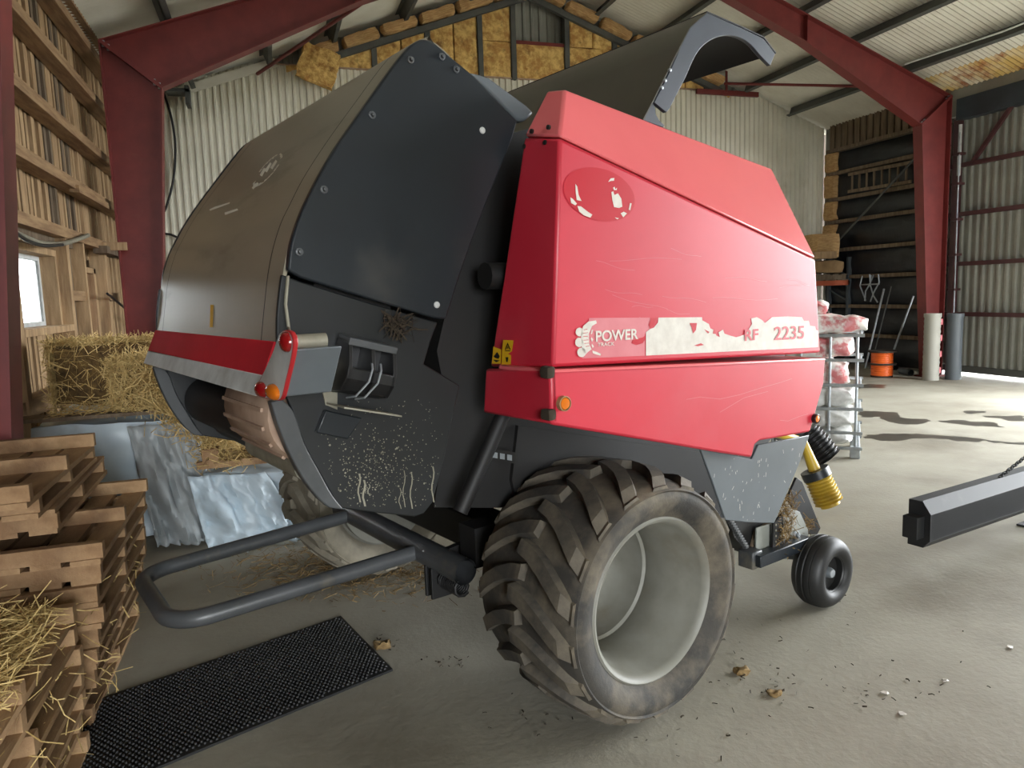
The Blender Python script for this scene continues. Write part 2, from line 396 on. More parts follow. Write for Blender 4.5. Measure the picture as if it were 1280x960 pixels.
# steel gable rafters with batt rolls resting on them
for sgn, xa, xb in ((1, 0.75, XMID), (-1, 8.7, XMID)):
    pa, pb = Vector((xa, YB-0.1, z_rafter(xa)-0.16)), Vector((xb, YB-0.1, z_rafter(xb)-0.16))
    MB().bar(pa, pb, 0.08, 0.10).build('gable_rafter', m_purlin, wall_back, smooth=0)
    n = 6
    for i in range(n):
        p = pa.lerp(pb, (i+0.06)/n); q = pa.lerp(pb, (i+0.94)/n); d = (q-p); L = d.length; d.normalize()
        o = lumpy('batt_roll', (-L/2, -0.16, 0.0), (L/2, 0.09, 0.16), 5, 0.03, 5, m_wool_edge, wall_back, seed=i*2.3+sgn, rnd=0.35)
        o.location = (p+q)/2+Vector((0, 0, 0.07)); o.rotation_euler = (0, -math.atan2(d.z, d.x) if sgn > 0 else -math.atan2(-d.z, -d.x), 0)
# cream flashing at the low corner
MB().bar((XL+0.2, YB-0.03, z_roof(XL+0.2)-0.16), (0.35, YB-0.03, z_roof(0.35)-0.16), 0.02, 0.14).build('corner_flashing', m_roof, wall_back, smooth=0)

# ---- roof
roof = MB().box((XMID-0.12, YF, z_roof(XMID)-0.02), (XMID+0.12, YB+0.36, z_roof(XMID)+0.05)).build('ceiling', m_roof, smooth=0)
struct(roof, 'pitched roof of cream corrugated sheets on grey steel purlins')
def roof_sheet(side, y0, y1, m, t0=0.0, t1=1.0):
    xe = XL-0.15 if side < 0 else XR+0.25
    xa = xe+(XMID-xe)*t0; xb = xe+(XMID-xe)*t1
    def f(u, w, t):
        x = xa if t == 0 else xb
        zz = z_rafter(x) if (XL < x < XR) else z_rafter(XL if side < 0 else XR)-SLOPE*abs(x-(XL if side < 0 else XR))
        return (x, u, zz+0.23+w)
    return corrugated('roof_sheet', m, roof, y0, y1, 0.09, 0.026, f, 'sine')
for y0 in range(-9, 13, 2):
    y1 = y0+2.02 if y0 < 11 else YB+0.36
    roof_sheet(-1, y0, y1, m_roof)
    if 5 <= y0 <= 9:
        roof_sheet(1, y0, y1, m_roof_rust, 0, 0.1); roof_sheet(1, y0, y1, m_roof, 0.1, 1)
    else: roof_sheet(1, y0, y1, m_roof)
def purlin(x, up=1):
    s = 1 if x < XMID else -1
    z = z_rafter(x)+0.01
    n = Vector((-SLOPE*s, 0, 1)).normalized(); t = Vector((1, 0, SLOPE*s)).normalized()*s
    o = Vector((x, YF+0.1, z)); L = Vector((0, YB-YF-0.2, 0)); mb = MB()
    mb.obox(o, t*0.012, n*0.185, L); mb.obox(o, t*0.07, n*0.012, L); mb.obox(o+n*0.175-t*0.06, t*0.07, n*0.012, L)
    mb.build('roof_purlin', m_purlin, roof, smooth=0)
for x in (-0.95, 0.22, 1.25, 2.45, 3.6, 4.5, 5.1, 6.0, 7.1, 8.2, 9.22, 10.30): purlin(x)
# white conduit under a purlin
MB().tube([(10.05, 2.0, z_rafter(10.05)+0.05), (10.05, 6.0, z_rafter(10.05)+0.02), (10.08, 8.2, z_rafter(10.05)-0.03), (10.1, 9.9, z_rafter(10.05)+0.03)], 0.014, 8).build('conduit', m_white, roof)

# ---- steel portal frames
def portal_frame(y, label):
    t = thing('portal_frame', label, 'steel frame', (XMID, y, 0), 0, 'red portal frames')
    XO, ZK = 6.40, 4.74
    for s in (-1, 1):
        nm = 'column'
        P = lambda x, z: (s*(XO-x), z)
        # web polygons in the frame plane: x measured inwards from outer face
        col = [(0, 0), (0.30, 0), (0.62, 4.25), (0, ZK)]
        mb = MB(); mb.prism([(P(x, z)[0], -0.006, P(x, z)[1]) for x, z in col], [(P(x, z)[0], 0.006, P(x, z)[1]) for x, z in col])
        def flange(a, b):
            a, b = Vector((P(*a)[0], 0, P(*a)[1])), Vector((P(*b)[0], 0, P(*b)[1]))
            mb.bar(a, b, 0.19, 0.014, up=(b-a).cross(Vector((0, 1, 0))))
        flange((0, 0), (0, ZK)); flange((0.30, 0), (0.62, 4.25))
        mb.obox(Vector((P(-0.05, 0)[0], -0.14, 0)), (s*-0.42, 0, 0), (0, 0.28, 0), (0, 0, 0.02))
        mb.build('column', m_frame, t, smooth=0)
        raf = [(0, ZK), (0.62, 4.25), (3.0, 4.25+2.38*0.5-0.02), (XO, ZK+SLOPE*XO-0.30), (XO, ZK+SLOPE*XO)]
        mb = MB(); mb.prism([(P(x, z)[0], -0.006, P(x, z)[1]) for x, z in raf], [(P(x, z)[0], 0.006, P(x, z)[1]) for x, z in raf])
        for a, b in ((0, 4), (1, 2), (2, 3)): flange(raf[a], raf[b])
        # stiffener plate
        for xx in (2.95,):
            mb.bar((P(xx, 0)[0], 0, 4.25+(xx-0.62)*0.5), (P(xx, 0)[0], 0, ZK+SLOPE*xx), 0.19, 0.012, up=(1, 0, 0))
        mb.build('rafter', m_frame, t, smooth=0)
        # knee joint plates and bolts
        mb = MB(); a = Vector((P(0.0, 0)[0], 0, ZK)); b = Vector((P(0.62, 0)[0], 0, 4.25)); mb.bar(a, b, 0.2, 0.04, up=(b-a).cross(Vector((0, 1, 0))))
        kp = mb.build('knee_plate', m_frame, t, smooth=0)
        for q in (0.06, 0.14, 0.88, 0.96):
            c = a.lerp(b, q); MB().rev([(0, -0.035), (0.018, -0.035), (0.018, 0.035), (0, 0.035)], c+Vector((0, -0.06, 0)), 'z', 8).build('bolt', m_galv, kp)
    return t
portal_frame(10.0, 'oxide red steel portal frame with bolted knees before the ribbed gable')
portal_frame(4.36, 'oxide red steel portal frame beside the pallet stack')
# bracing rods under the roof
def rod(p, q, r, nm, lab, m=m_frame, cat='brace'):
    o = MB().tube([p, q], r, 8).build(nm, m); return tag(o, lab, cat)
rod((0.05, 12.9, 5.30), (1.62, 10.05, 5.62), 0.028, 'bracing_rod', 'dark red bracing rod running up past a hanging insulation piece')
rod((8.5, 12.6, 5.52), (10.45, 10.3, 4.95), 0.025, 'bracing_rod', 'thin dark red bracing rod under the eaves purlins')
rod((8.75, 12.9, 5.45), (8.75, 12.9, 7.0), 0.025, 'hanger_rod', 'upright red hanger rod above the raised hood', cat='rod')
MB_ = MB().obox((9.0-0.9, 12.9, 5.40), (1.4, 0, 0), (0, 0.06, 0), (0, 0, 0.09)); tag(MB_.build('eaves_angle', m_frame, smooth=0), 'short dark red steel angle across the top of the sheets', 'steel angle')
# small bracket hanging at the wall sheets
br = MB(); br.box((-1.03, 12.7, 4.74), (-0.97, 13.0, 5.02)); br.box((-1.3, 12.7, 4.92), (-0.97, 13.0, 4.97)); br.build('purlin_bracket', m_purlin, roof, smooth=0)

# ---- left wall: sawn boards on girts
wl = MB()
for y0, y1, z0, z1 in ((YF, 6.45, 0, 5.0), (6.45, 7.95, 0, 1.5), (6.45, 7.95, 2.22, 5.0), (7.95, YB+0.1, 0, 5.0)):
    wl.box((XL-0.2, y0, z0), (XL-0.16, y1, z1))
wall_left = wl.build('wall_left', m_timber_back, smooth=0)
struct(wall_left, 'timber side wall of upright sawn boards on horizontal girts')
rb = random.Random(3)
y = 4.9
while y < YB:
    w = rb.uniform(0.062, 0.095)
    segs = [(0.0, 4.98)]
    if 6.4 < y+w and y < 7.98: segs = [(0.0, 1.5), (2.26, 4.98)]
    if 8.62 < y+w and y < 9.62: segs = [(2.22, 4.98)]
    for z0, z1 in segs:
        x0 = XL-0.16; th = rb.uniform(0.035, 0.07); tl = rb.uniform(-0.008, 0.008)
        MB().obox((x0, y, z0), (th, 0, 0), (0, w, 0), (0, tl, z1-z0)).build('wall_board', m_timber if rb.random() < 0.86 else m_timber_grey, wall_left, smooth=0)
    y += w+rb.uniform(0.03, 0.062)
# near part of the wall, out of the picture
for z in (2.39, 2.92, 3.47, 4.10):
    MB().box((XL-0.09, 4.95, z-0.055), (XL+0.08, YB-0.1, z+0.045)).build('girt', m_timber_y, wall_left, smooth=0, bevel=0.004)
MB().box((XL-0.09, 7.4, 4.62), (XL+0.08, YB-0.1, 4.72)).build('girt', m_timber_y, wall_left, smooth=0, bevel=0.004)
for yy0, yy1, zz, dz in ((8.0, 8.60, 1.80, 0.10), (9.66, 10.4, 1.80, 0.10), (6.2, 8.0, 0.92, 0.14)):
    MB().box((XL-0.09, yy0, zz-dz/2), (XL+0.05, yy1, zz+dz/2)).build('nogging', m_timber_y, wall_left, smooth=0, bevel=0.004)
MB().box((XL+0.02, 8.5, 2.83), (XL+0.11, 10.0, 2.9)).build('girt_packer', m_timber_y, wall_left, smooth=0)
MB().box((XL+0.02, 9.3, 2.28), (XL+0.16, 10.3, 2.36)).build('girt_packer', m_timber_grey, wall_left, smooth=0)
# window posts, lintel, door casing
for py_, w_ in ((7.93, 0.10), (8.60, 0.06), (9.62, 0.12), (6.34, 0.1)):
    MB().box((XL-0.1, py_, 0.0), (XL+0.07, py_+w_, 2.35)).build('wall_post', m_timber, wall_left, smooth=0, bevel=0.003)
MB().box((XL-0.12, 8.12, 0.0), (XL-0.05, 8.60, 2.32)).build('wide_board', m_timber_grey, wall_left, smooth=0)
MB().box((XL-0.1, 5.3, 2.28), (XL-0.02, 8.6, 2.345)).build('window_header', m_timber_grey, wall_left, smooth=0)
win = MB()
win.box((XL-0.2, 6.44, 2.16), (XL-0.02, 7.94, 2.22)); win.box((XL-0.2, 6.44, 1.47), (XL+0.07, 7.94, 1.53)); win.box((XL-0.2, 6.44, 1.53), (XL-0.02, 6.50, 2.16)); win.box((XL-0.2, 7.88, 1.53), (XL-0.02, 7.94, 2.16))
w1 = win.build('window_1', m_timber, smooth=0, bevel=0.003); struct(w1, 'small window in the board wall with a wooden reveal')
sash = MB()
for a, b in (((6.50, 1.53), (7.88, 1.57)), ((6.50, 2.12), (7.88, 2.16)), ((6.50, 1.57), (6.55, 2.12)), ((7.83, 1.57), (7.88, 2.12)), ((7.18, 1.57), (7.22, 2.12))):
    sash.box((XL-0.19, a[0], a[1]), (XL-0.15, b[0], b[1]))
sash.build('sash', m_white, w1, smooth=0)
for a_, b_ in ((6.52, 7.19), (7.21, 7.86)): MB().box((XL-0.175, a_, 1.55), (XL-0.17, b_, 2.14)).build('pane', m_glass, w1, smooth=0)
d1 = MB().box((XL-0.12, 8.66, 0), (XL-0.03, 8.74, 2.12)).box((XL-0.12, 9.48, 0), (XL-0.03, 9.58, 2.12)).box((XL-0.12, 8.66, 2.06), (XL-0.03, 9.58, 2.12)).build('door_1', m_timber, smooth=0, bevel=0.003)
struct(d1, 'narrow wooden door in the board wall with red painted boards')
m_redboard = mat('red_painted_board', (120, 62, 54), 0.7, c2=(138, 84, 70), scale=4, stretch=(5, 5, 0.6))
for k in range(5): MB().box((XL-0.15, 8.75+k*0.146, 0.02), (XL-0.11, 8.75+k*0.146+0.138, 2.05)).build('door_board', m_redboard, d1, smooth=0, bevel=0.004)
# top plate over the boards
MB().box((XL-0.16, YF, 4.92), (XL+0.06, YB, 5.0)).build('wall_plate', m_timber_y, wall_left, smooth=0)

# ---- right wall
wall_right = MB().box((XR+0.10, 10.35, 0), (XR+0.2, YB+0.1, 4.9)).box((XR+0.10, YF, 0), (XR+0.2, DOOR_Y0, 4.9)).box((XR+0.10, DOOR_Y0, DOOR_H+0.1), (XR+0.2, 10.4, 4.9)).build('wall_right', m_door_sheet, smooth=0)
struct(wall_right, 'side wall lined with black foil between timber girts')
zr = [0.02, 0.62, 1.2, 1.80, 2.36, 2.94, 3.40, 3.93]
rr = random.Random(5)
for k, (z0, z1) in enumerate(zip(zr, zr[1:]+[4.38])):
    nx, nz_ = 30, 6; vs = []; fs = []
    for j in range(nz_+1):
        for i in range(nx+1):
            yy = 10.1+(YB-0.05-10.1)*i/nx; z = z0+0.03+(z1-z0-0.06)*j/nz_
            vs.append((XR+0.07-0.05*math.sin(PI*j/nz_)+0.02*noise.noise(Vector((yy*3, z*5, k))), yy, z))
    for j in range(nz_):
        for i in range(nx): a = j*(nx+1)+i; fs.append((a, a+1, a+nx+2, a+nx+1))
    mb = MB(); mb.add(vs, fs); mb.build('foil_panel', m_foil, wall_right, smooth=80)
for z in zr[1:]+[4.40]:
    MB().box((XR-0.02, 10.15, z-0.035), (XR+0.1, YB-0.05, z+0.035)).build('girt', m_timber_grey, wall_right, smooth=0, bevel=0.003)
yy = 10.15
while yy < YB-0.1:
    MB().box((XR+0.03, yy, 4.43), (XR+0.07, yy+0.13, 4.93)).build('wall_board', m_timber_grey, wall_right, smooth=0); yy += 0.17
for z0, z1 in ((3.97, 4.36), (3.44, 3.9), (2.98, 3.36), (2.42, 2.9)):
    lumpy('insulation_batt', (XR-0.06, YB-0.35, z0), (XR+0.1, YB-0.03, z1), 5, 0.03, 6, m_wool_edge, wall_right, seed=z0, rnd=0.4)
# ladder stored flat against the wall
ld = thing('ladder', 'pale timber ladder stored flat along the black foil wall', 'ladder', (XR-0.06, 10.9, 3.47))
for z in (0.0, 0.34):
    MB().bar((0, -0.1, z), (0, 1.45, z+0.03), 0.035, 0.06).build('ladder_rail', m_timber_grey, ld, smooth=0)
for k in range(8): MB().bar((0, 0.02+k*0.19, 0.0), (0, 0.02+k*0.19, 0.36), 0.03, 0.03, up=(1, 0, 0)).build('rung', m_timber_grey, ld, smooth=0)
rod((XR-0.10, 12.9, 2.3), (XR-0.10, 10.15, 4.25), 0.02, 'bracing_rod', 'dark diagonal bracing rod across the black foil wall', m_purlin)

# ---- big sliding door with ribbed sheets
d2 = MB().box((XR+0.05, 7.3, DOOR_H+0.02), (XR+0.25, 10.02, 4.72)).build('door_2', m_header, smooth=0, bevel=0.006)
struct(d2, 'tall sliding door of grey ribbed sheets with dark red rails under a blue grey header')
ny = 3
for k in range(ny):
    a = 7.25+k*(10.3-7.25)/ny; b = 7.25+(k+1)*(10.3-7.25)/ny
    def f(u, w, t): return (XR+0.24-w, u, 0.07 if t == 0 else 4.62)
    corrugated('door_sheet', m_door_sheet, d2, a, b, 0.155, 0.035, f, 'trap')
for z in (3.62, 2.79, 1.94, 1.07): MB().box((XR+0.13, 7.25, z-0.035), (XR+0.2, 10.2, z+0.035)).build('door_rail', m_rail, d2, smooth=0)
MB().box((XR+0.13, 7.25, 0.06), (XR+0.2, 10.2, 0.17)).build('door_rail', m_purlin, d2, smooth=0)
MB().box((XR+0.1, 10.0, 0.0), (XR+0.22, 10.09, 4.4)).build('door_post', m_rail, d2, smooth=0)
MB().bar((XR+0.14, 9.75, 3.62), (XR+0.14, 9.05, 4.42), 0.05, 0.06).build('door_brace', m_rail, d2, smooth=0)
# pipe ladder like conduit beside the red column
cl = thing('conduit_bracket_run', 'thin pale pipe clipped beside the red column and door post', 'pipe', (XR+0.02, 10.0, 0))
MB().tube([(0, -0.12, 1.1), (0, -0.1, 4.15)], 0.012, 8).build('pipe', m_galv, cl)
for z in (1.5, 2.1, 2.7, 3.3, 3.8): MB().box((-0.02, -0.13, z-0.02), (0.12, 0.02, z+0.02)).build('pipe_clip', m_rail, cl, smooth=0)
MB().tube([(0.1, -0.02, 3.45), (0.1, -0.02, 4.3)], 0.03, 10).build('pale_sleeve', m_white, cl)

# ---- near gable behind the viewer, with an unseen opening placed for light
wf = MB().box((XL-0.2, YF-0.1, 0), (GATE_X0, YF, 5.0)).box((GATE_X1, YF-0.1, 0), (XR+0.2, YF, 5.0))
wf.prism([(XL-0.2, YF-0.1, 5.0), (XR+0.2, YF-0.1, 5.0), (XMID, YF-0.1, z_roof(XMID))], [(XL-0.2, YF, 5.0), (XR+0.2, YF, 5.0), (XMID, YF, z_roof(XMID))])
wf.box((GATE_X0, YF-0.1, GATE_H), (GATE_X1, YF, 5.0))
struct(wf.build('wall_front', m_sheet, smooth=0), 'near gable wall with an unseen opening placed for light')

# ================================================================== THE ROUND BALER
baler = thing('round_baler', 'red and anthracite round baler with raised hood and wide tractor tread tyres', 'baler', BORG, math.atan2(MF.y, MF.x))
def bprism(pts, y0, y1, name, m, parent=None, bevel=0.0, smooth=35, label=None):
    """outline given as pixels on plane y0, carried sideways to y1"""
    A = [bside(px, py, y0) for px, py in pts]; B = [Vector((a.x, y1, a.z)) for a in A]
    return MB().prism(A, B).build(name, m, parent or baler, smooth=smooth, bevel=bevel, label=label)
def catmull(P, n=6):
    out = []
    for i in range(len(P)-1):
        p0, p1, p2, p3 = P[max(i-1, 0)], P[i], P[i+1], P[min(i+2, len(P)-1)]
        for k in range(n):
            t = k/n
            out.append(0.5*((2*p1)+(p2-p0)*t+(2*p0-5*p1+4*p2-p3)*t*t+(3*p1-p0-3*p2+p3)*t**3))
    out.append(P[-1]); return out
def pc(P, n=5): return [(v.x, v.y) for v in catmull([Vector((a, b)) for a, b in P], n)]
GY = 0.90; GF = 0.83
# ---- tailgate side covers
rear_edge = pc([(360, 338), (364, 305), (374, 273), (384, 250), (399, 220), (419, 186), (443, 151), (467, 117), (490, 85), (508, 62), (520, 52), (532, 49), (545, 55), (562, 69.5)], 4)
cover = rear_edge+[(593, 95), (623, 127), (647, 151), (641, 172), (635, 188)]+pc([(635, 188), (613, 242), (601, 273), (579, 333), (558, 399)], 3)[1:]+[(545, 398), (460, 373), (376, 347)]
cA = [bside(px, py, -GY-0.03) for px, py in cover]
for s in (-1, 1):
    G_ = GY if s < 0 else GF; A = [Vector((p.x, s*(G_+0.03), p.z)) for p in cA]; B = [Vector((p.x, s*G_, p.z)) for p in cA]
    sc_ = MB().prism(A, B).build('side_cover', m_plate, baler, bevel=0.006)
    if s < 0:
        for px, py in ((513, 75), (552, 71), (570, 87), (465, 144), (405, 237), (374, 315)):
            p = bside(px, py, -GY-0.03)
            MB().rev([(0, -0.016), (0.006, -0.015), (0.007, -0.005), (0.012, -0.004), (0.012, 0.0)], p, 'y', 12).build('bolt', m_tube, sc_)
        for px, py in ((603, 163), (546, 381)):
            p = bside(px, py, -GY-0.03); MB().rev([(0, -0.006), (0.010, -0.004), (0.012, 0.0)], p, 'y', 12).build('plug', m_white, sc_)
lower = [(352, 343), (376, 352), (460, 378), (547, 403), (538, 428), (530, 455), (552, 468), (575, 482), (568, 512), (562, 542), (555, 575), (547, 605), (541, 628), (530, 642), (519, 646), (470, 641), (424, 635)]+pc([(424, 635), (415, 619), (400, 592), (380, 555), (366, 515), (352, 480), (347, 440), (346, 400), (349, 365)], 3)[1:]
lA = [bside(px, py, -GY-0.012) for px, py in lower]
for s in (-1, 1):
    G_ = GY if s < 0 else GF; A = [Vector((p.x, s*(G_+0.012), p.z)) for p in lA]; B = [Vector((p.x, s*(G_-0.004), p.z)) for p in lA]
    sp = MB().prism(A, B).build('side_plate', m_plate_dirty, baler, bevel=0.004)
    if s < 0: splate = sp
# dried splashes of whitewash on the lower plate
rs = random.Random(11); mb = MB()
for k in range(620):
    if k < 430: px, py = rs.gauss(470, 32), rs.gauss(585, 26)
    else: px, py = rs.uniform(400, 550), rs.uniform(500, 640)
    if not (392+max(0, (py-600))*0.7 < px < 556-(py-540)*0.12 and 500 < py < 634) or (px < 366+(py-515)*0.48+6): continue
    p = bside(px, py, -GY-0.0135); r = rs.uniform(0.0008, 0.0024)*(1.6 if rs.random() < 0.1 else 1)
    mb.add([p+Vector((math.cos(a)*r*rs.uniform(.7, 1.2), 0, math.sin(a)*r*rs.uniform(.7, 1.3))) for a in (0, 1.05, 2.1, 3.15, 4.2, 5.25)], [tuple(range(6))])
o = mb.build('splash_specks', m_galv_dull, splate, smooth=0); o['kind'] = 'stuff'
mb = MB()
for x0, y0, y1, w in ((449, 592, 628, 2.0), (455, 600, 633, 2.4), (461, 605, 620, 1.2), (505, 588, 634, 1.0), (514, 590, 636, 1.4), (541, 583, 628, 1.6), (500, 610, 636, 0.9)):
    a = [bside(x0+math.sin(t*1.3)*1.5+w*0.5, y0+(y1-y0)*t/6, -GY-0.0137) for t in range(7)]; b = [bside(x0+math.sin(t*1.3)*1.5-w*0.5, y0+(y1-y0)*t/6, -GY-0.0137) for t in range(7)]
    mb.sheet(a, b)
o = mb.build('splash_runs', m_galv_dull, splate, smooth=0); o['kind'] = 'stuff'
# brown stain below a nest of old straw on the plate
nest = strands(90, lambda r: (bside(r.gauss(497, 8), r.gauss(407, 5), -GY-0.03), (0, -1, 0)), 0.09, 0.004, random.Random(4)).build('straw_nest', m_bark, baler, smooth=0)
nest['kind'] = 'stuff'
# ---- rolled rear shell
shell_px = [(562, 69.5), (545, 54.5), (532, 48.5), (520, 51.5), (508, 61), (490, 84), (467, 116), (443, 149), (419, 184), (398, 218), (382, 250), (371, 273), (361, 305), (354, 340), (350, 375), (347, 405), (345, 427)]
sh = catmull([bside(px, py, -GY) for px, py in shell_px], 3)
def shell_strip(y0, y1, name, m=m_shell):
    n = len(sh); out = []; inn = []
    for i, p in enumerate(sh):
        d = (sh[min(i+1, n-1)]-sh[max(i-1, 0)]).normalized(); nm = Vector((d.z, 0, -d.x))
        if nm.x > 0 and i > 4: nm = -nm
        out.append(p); inn.append(p-nm*0.012 if i > 4 else p+Vector((0.004, 0, -0.012)))
    prof = out+inn[::-1]
    return MB().prism([Vector((p.x, y0, p.z)) for p in prof], [Vector((p.x, y1, p.z)) for p in prof]).build(name, m, baler, smooth=30)
shell_strip(-GY, -GY+0.135, 'shell_edge_panel'); shell_strip(-GY+0.135, -GY+0.143, 'shell_joint', m_black); shell_strip(GF-0.143, GF-0.135, 'shell_joint', m_black); shell_strip(-GY+0.143, GF-0.143, 'shell_panel'); shell_strip(GF-0.135, GF, 'shell_edge_panel')
MB().prism([Vector((p.x+0.03, -GY+0.12, p.z-0.01)) for p in sh[10:]]+[Vector((p.x+0.04, -GY+0.12, p.z-0.01)) for p in sh[:9:-1]],
           [Vector((p.x+0.03, GF-0.12, p.z-0.01)) for p in sh[10:]]+[Vector((p.x+0.04, GF-0.12, p.z-0.01)) for p in sh[:9:-1]]).build('shell_backing', m_dark, baler)
# chalky ghost of a removed oval badge on the shell: thin white remnants that follow the sheet
def on_shell(px, py):
    """first hit of the pixel ray with the rolled shell"""
    best = None
    Rm = Matrix.Rotation(-math.atan2(MF.y, MF.x), 3, 'Z')
    o_ = Rm @ (CAMPOS-BORG); d_ = Rm @ ray(px, py)
    for i in range(len(sh)-1):
        a, b = sh[i], sh[i+1]; e = b-a
        det = d_.x*(-e.z)+e.x*d_.z
        if abs(det) < 1e-9: continue
        rx, rz = a.x-o_.x, a.z-o_.z
        t = (rx*(-e.z)+e.x*rz)/det; u = (d_.x*rz-d_.z*rx)/det
        if t > 0 and -0.01 <= u <= 1.01:
            p = o_+d_*t
            nm = Vector((e.z, 0, -e.x)).normalized()
            if nm.dot(d_) > 0: nm = -nm
            if (best is None or t < best[0]) and -GY-0.05 < p.y < GF+0.05: best = (t, p+nm*0.0015)
    return best[1] if best else None
def shell_patch(polys, name, m):
    mb = MB()
    for poly in polys:
        P = [on_shell(*q) for q in poly]
        if all(P): mb.add(P, [tuple(range(len(P)))])
    o = mb.build(name, m, baler, smooth=0)
    if len(polys) > 1: o['kind'] = 'stuff'
    return o
ov = []
for k in range(26):
    a0, a1 = 2*PI*k/26, 2*PI*(k+0.9)/26
    if k in (2, 3, 15, 16, 17, 24): continue
    def e(a, s): 
        u, v = 27*s*math.cos(a), 7.5*s*math.sin(a); c, s_ = math.cos(-0.86), math.sin(-0.86)
        return (335+u*c-v*s_, 213+u*s_+v*c)
    ov.append([e(a0, 1), e(a1, 1), e(a1, 0.84+0.08*math.sin(k*3.1)), e(a0, 0.86+0.06*math.sin(k*2.3))])
ov += [[(325, 219), (330, 210), (333, 211), (328, 221)], [(331, 214), (338, 203), (340, 205), (334, 216)], [(338, 210), (345, 200), (347, 202), (341, 212)], [(315, 235), (322, 228), (324, 230), (317, 237)]]
shell_patch(ov, 'badge_residue', mat('pale_residue', (232, 228, 214), 0.6))
shell_patch([[(262, 262), (268, 259), (288, 253), (287, 255), (268, 262), (263, 264)], [(281, 266), (297, 261), (298, 263), (282, 269)]], 'scratch_marks', mat('pale_residue', (232, 228, 214), 0.6))
shell_patch([[(263.5, 381), (267.5, 381), (266.5, 409), (262.5, 409)]], 'yellow_sticker', m_yellow_stk)
# ---- front capping sheet of the tailgate
cap_px = [(586, 90), (597, 92), (612, 97), (658, 131), (668, 141), (656, 152), (646, 150), (623, 126)]
A = [bside(px, py, -GY+0.02) for px, py in cap_px]
MB().prism(A, [Vector((p.x, GF-0.02, p.z)) for p in A]).build('capping_sheet', m_greyp, baler, bevel=0.01)
# ---- red and white marker board across the back
tn, bn = bside(345, 427, -GY), bside(322, 495, -GY)
md = tn.lerp(bn, 0.62)
off = Vector((-0.006, 0, -0.0))
for nm, a, b, m_ in (('red_band', tn, md, m_stripred), ('white_band', md, bn, m_white)):
    P = [a+off, b+off, b+Vector((0.02, 0, 0)), a+Vector((0.02, 0, 0))]
    MB().prism([Vector((p.x, -GY+0.0, p.z)) for p in P], [Vector((p.x, GF, p.z)) for p in P]).build(nm, m_, baler, bevel=0.003)
# ---- rear edge guards
g_out = pc([(339, 503), (347, 530), (360, 563), (378, 597), (398, 623), (412, 635)], 4)
g_in = pc([(430, 637), (415, 618), (400, 591), (381, 555), (368, 516), (352, 498)], 4)
gA = [bside(px, py, -GY-0.02) for px, py in g_out+g_in]
for s in (-1, 1):
    G_ = GY if s < 0 else GF
    MB().prism([Vector((p.x, s*(G_+0.02), p.z)) for p in gA], [Vector((p.x, s*(G_-0.02), p.z)) for p in gA]).build('edge_guard', m_tube, baler, bevel=0.005)
# ---- rollers seen under the board
def roller(px, py, y0, y1, r, m, ribs=0, name='roller', at=None):
    c = bside(px, py, y0 if at is None else at)
    prof = [(0, y0), (r, y0)]
    if ribs: prof = [(0, y0), (r*0.94, y0), (r, y0+0.02), (r, y1-0.02), (r*0.94, y1), (0, y1)]
    else: prof += [(r, y1), (0, y1)]
    mb = MB().rev([(a, b) for a, b in prof], (c.x, 0, c.z), 'y', 28)
    if ribs:
        for k in range(ribs):
            a = 2*PI*k/ribs; d = Vector((math.sin(a), 0, math.cos(a)))
            mb.bar(Vector((c.x, y0+0.02, c.z))+d*r, Vector((c.x, y1-0.02, c.z))+d*r, 0.012, 0.014, up=d)
    return mb.build(name, m, baler)
roller(336, 500, -0.86, -0.40, 0.165, m_roller, 18, at=-0.40)
roller(352, 567, -0.86, -0.35, 0.05, m_galv_dull, at=-0.6)
roller(430, 560, -0.86, 0.80, 0.12, m_dark, 0)
roller(452, 470, -0.86, 0.80, 0.14, m_dark, 0); roller(440, 380, -0.86, 0.80, 0.14, m_dark, 0); roller(470, 590, -0.86, 0.80, 0.11, m_dark, 0)
# ---- chamber body (dark inside between gate and red covers)
ch = [(592, 300), (612, 235), (640, 165), (700, 150), (840, 170), (985, 270), (1000, 420), (985, 545), (930, 610), (760, 640), (620, 640), (556, 640), (575, 520), (560, 440)]
cc = [bside(px, py, -0.78) for px, py in ch]
MB().prism([Vector((p.x, -0.70, p.z)) for p in cc], [Vector((p.x, 0.70, p.z)) for p in cc]).build('chamber_body', m_dark, baler)
# frame posts and hydraulic ram in the dark gap
for (a, b, r_, m_) in (((606, 345), (640, 345), 0.05, m_dark), ((575, 640), (650, 470), 0.03, m_dark)):
    pa, pb = bside(*a, -0.83), bside(*b, -0.83); MB().tube([pa, pb], r_, 12).build('hydraulic_ram', m_, baler)
pl = MB().prism([bside(612, 560, -0.80), bside(646, 566, -0.80), bside(646, 580, -0.80), bside(612, 574, -0.80)], [bside(612, 560, -0.79), bside(646, 566, -0.79), bside(646, 580, -0.79), bside(612, 574, -0.79)]).build('data_plate', m_black_stk, baler)
for k in range(3):
    MB().prism([bside(616+k*9, 565+k*1.5, -0.802), bside(622+k*9, 566+k*1.5, -0.802), bside(622+k*9, 573+k*1.5, -0.802), bside(616+k*9, 572+k*1.5, -0.802)],
               [bside(616+k*9, 565+k*1.5, -0.799), bside(622+k*9, 566+k*1.5, -0.799), bside(622+k*9, 573+k*1.5, -0.799), bside(616+k*9, 572+k*1.5, -0.799)]).build('plate_mark', m_galv, pl, smooth=0)
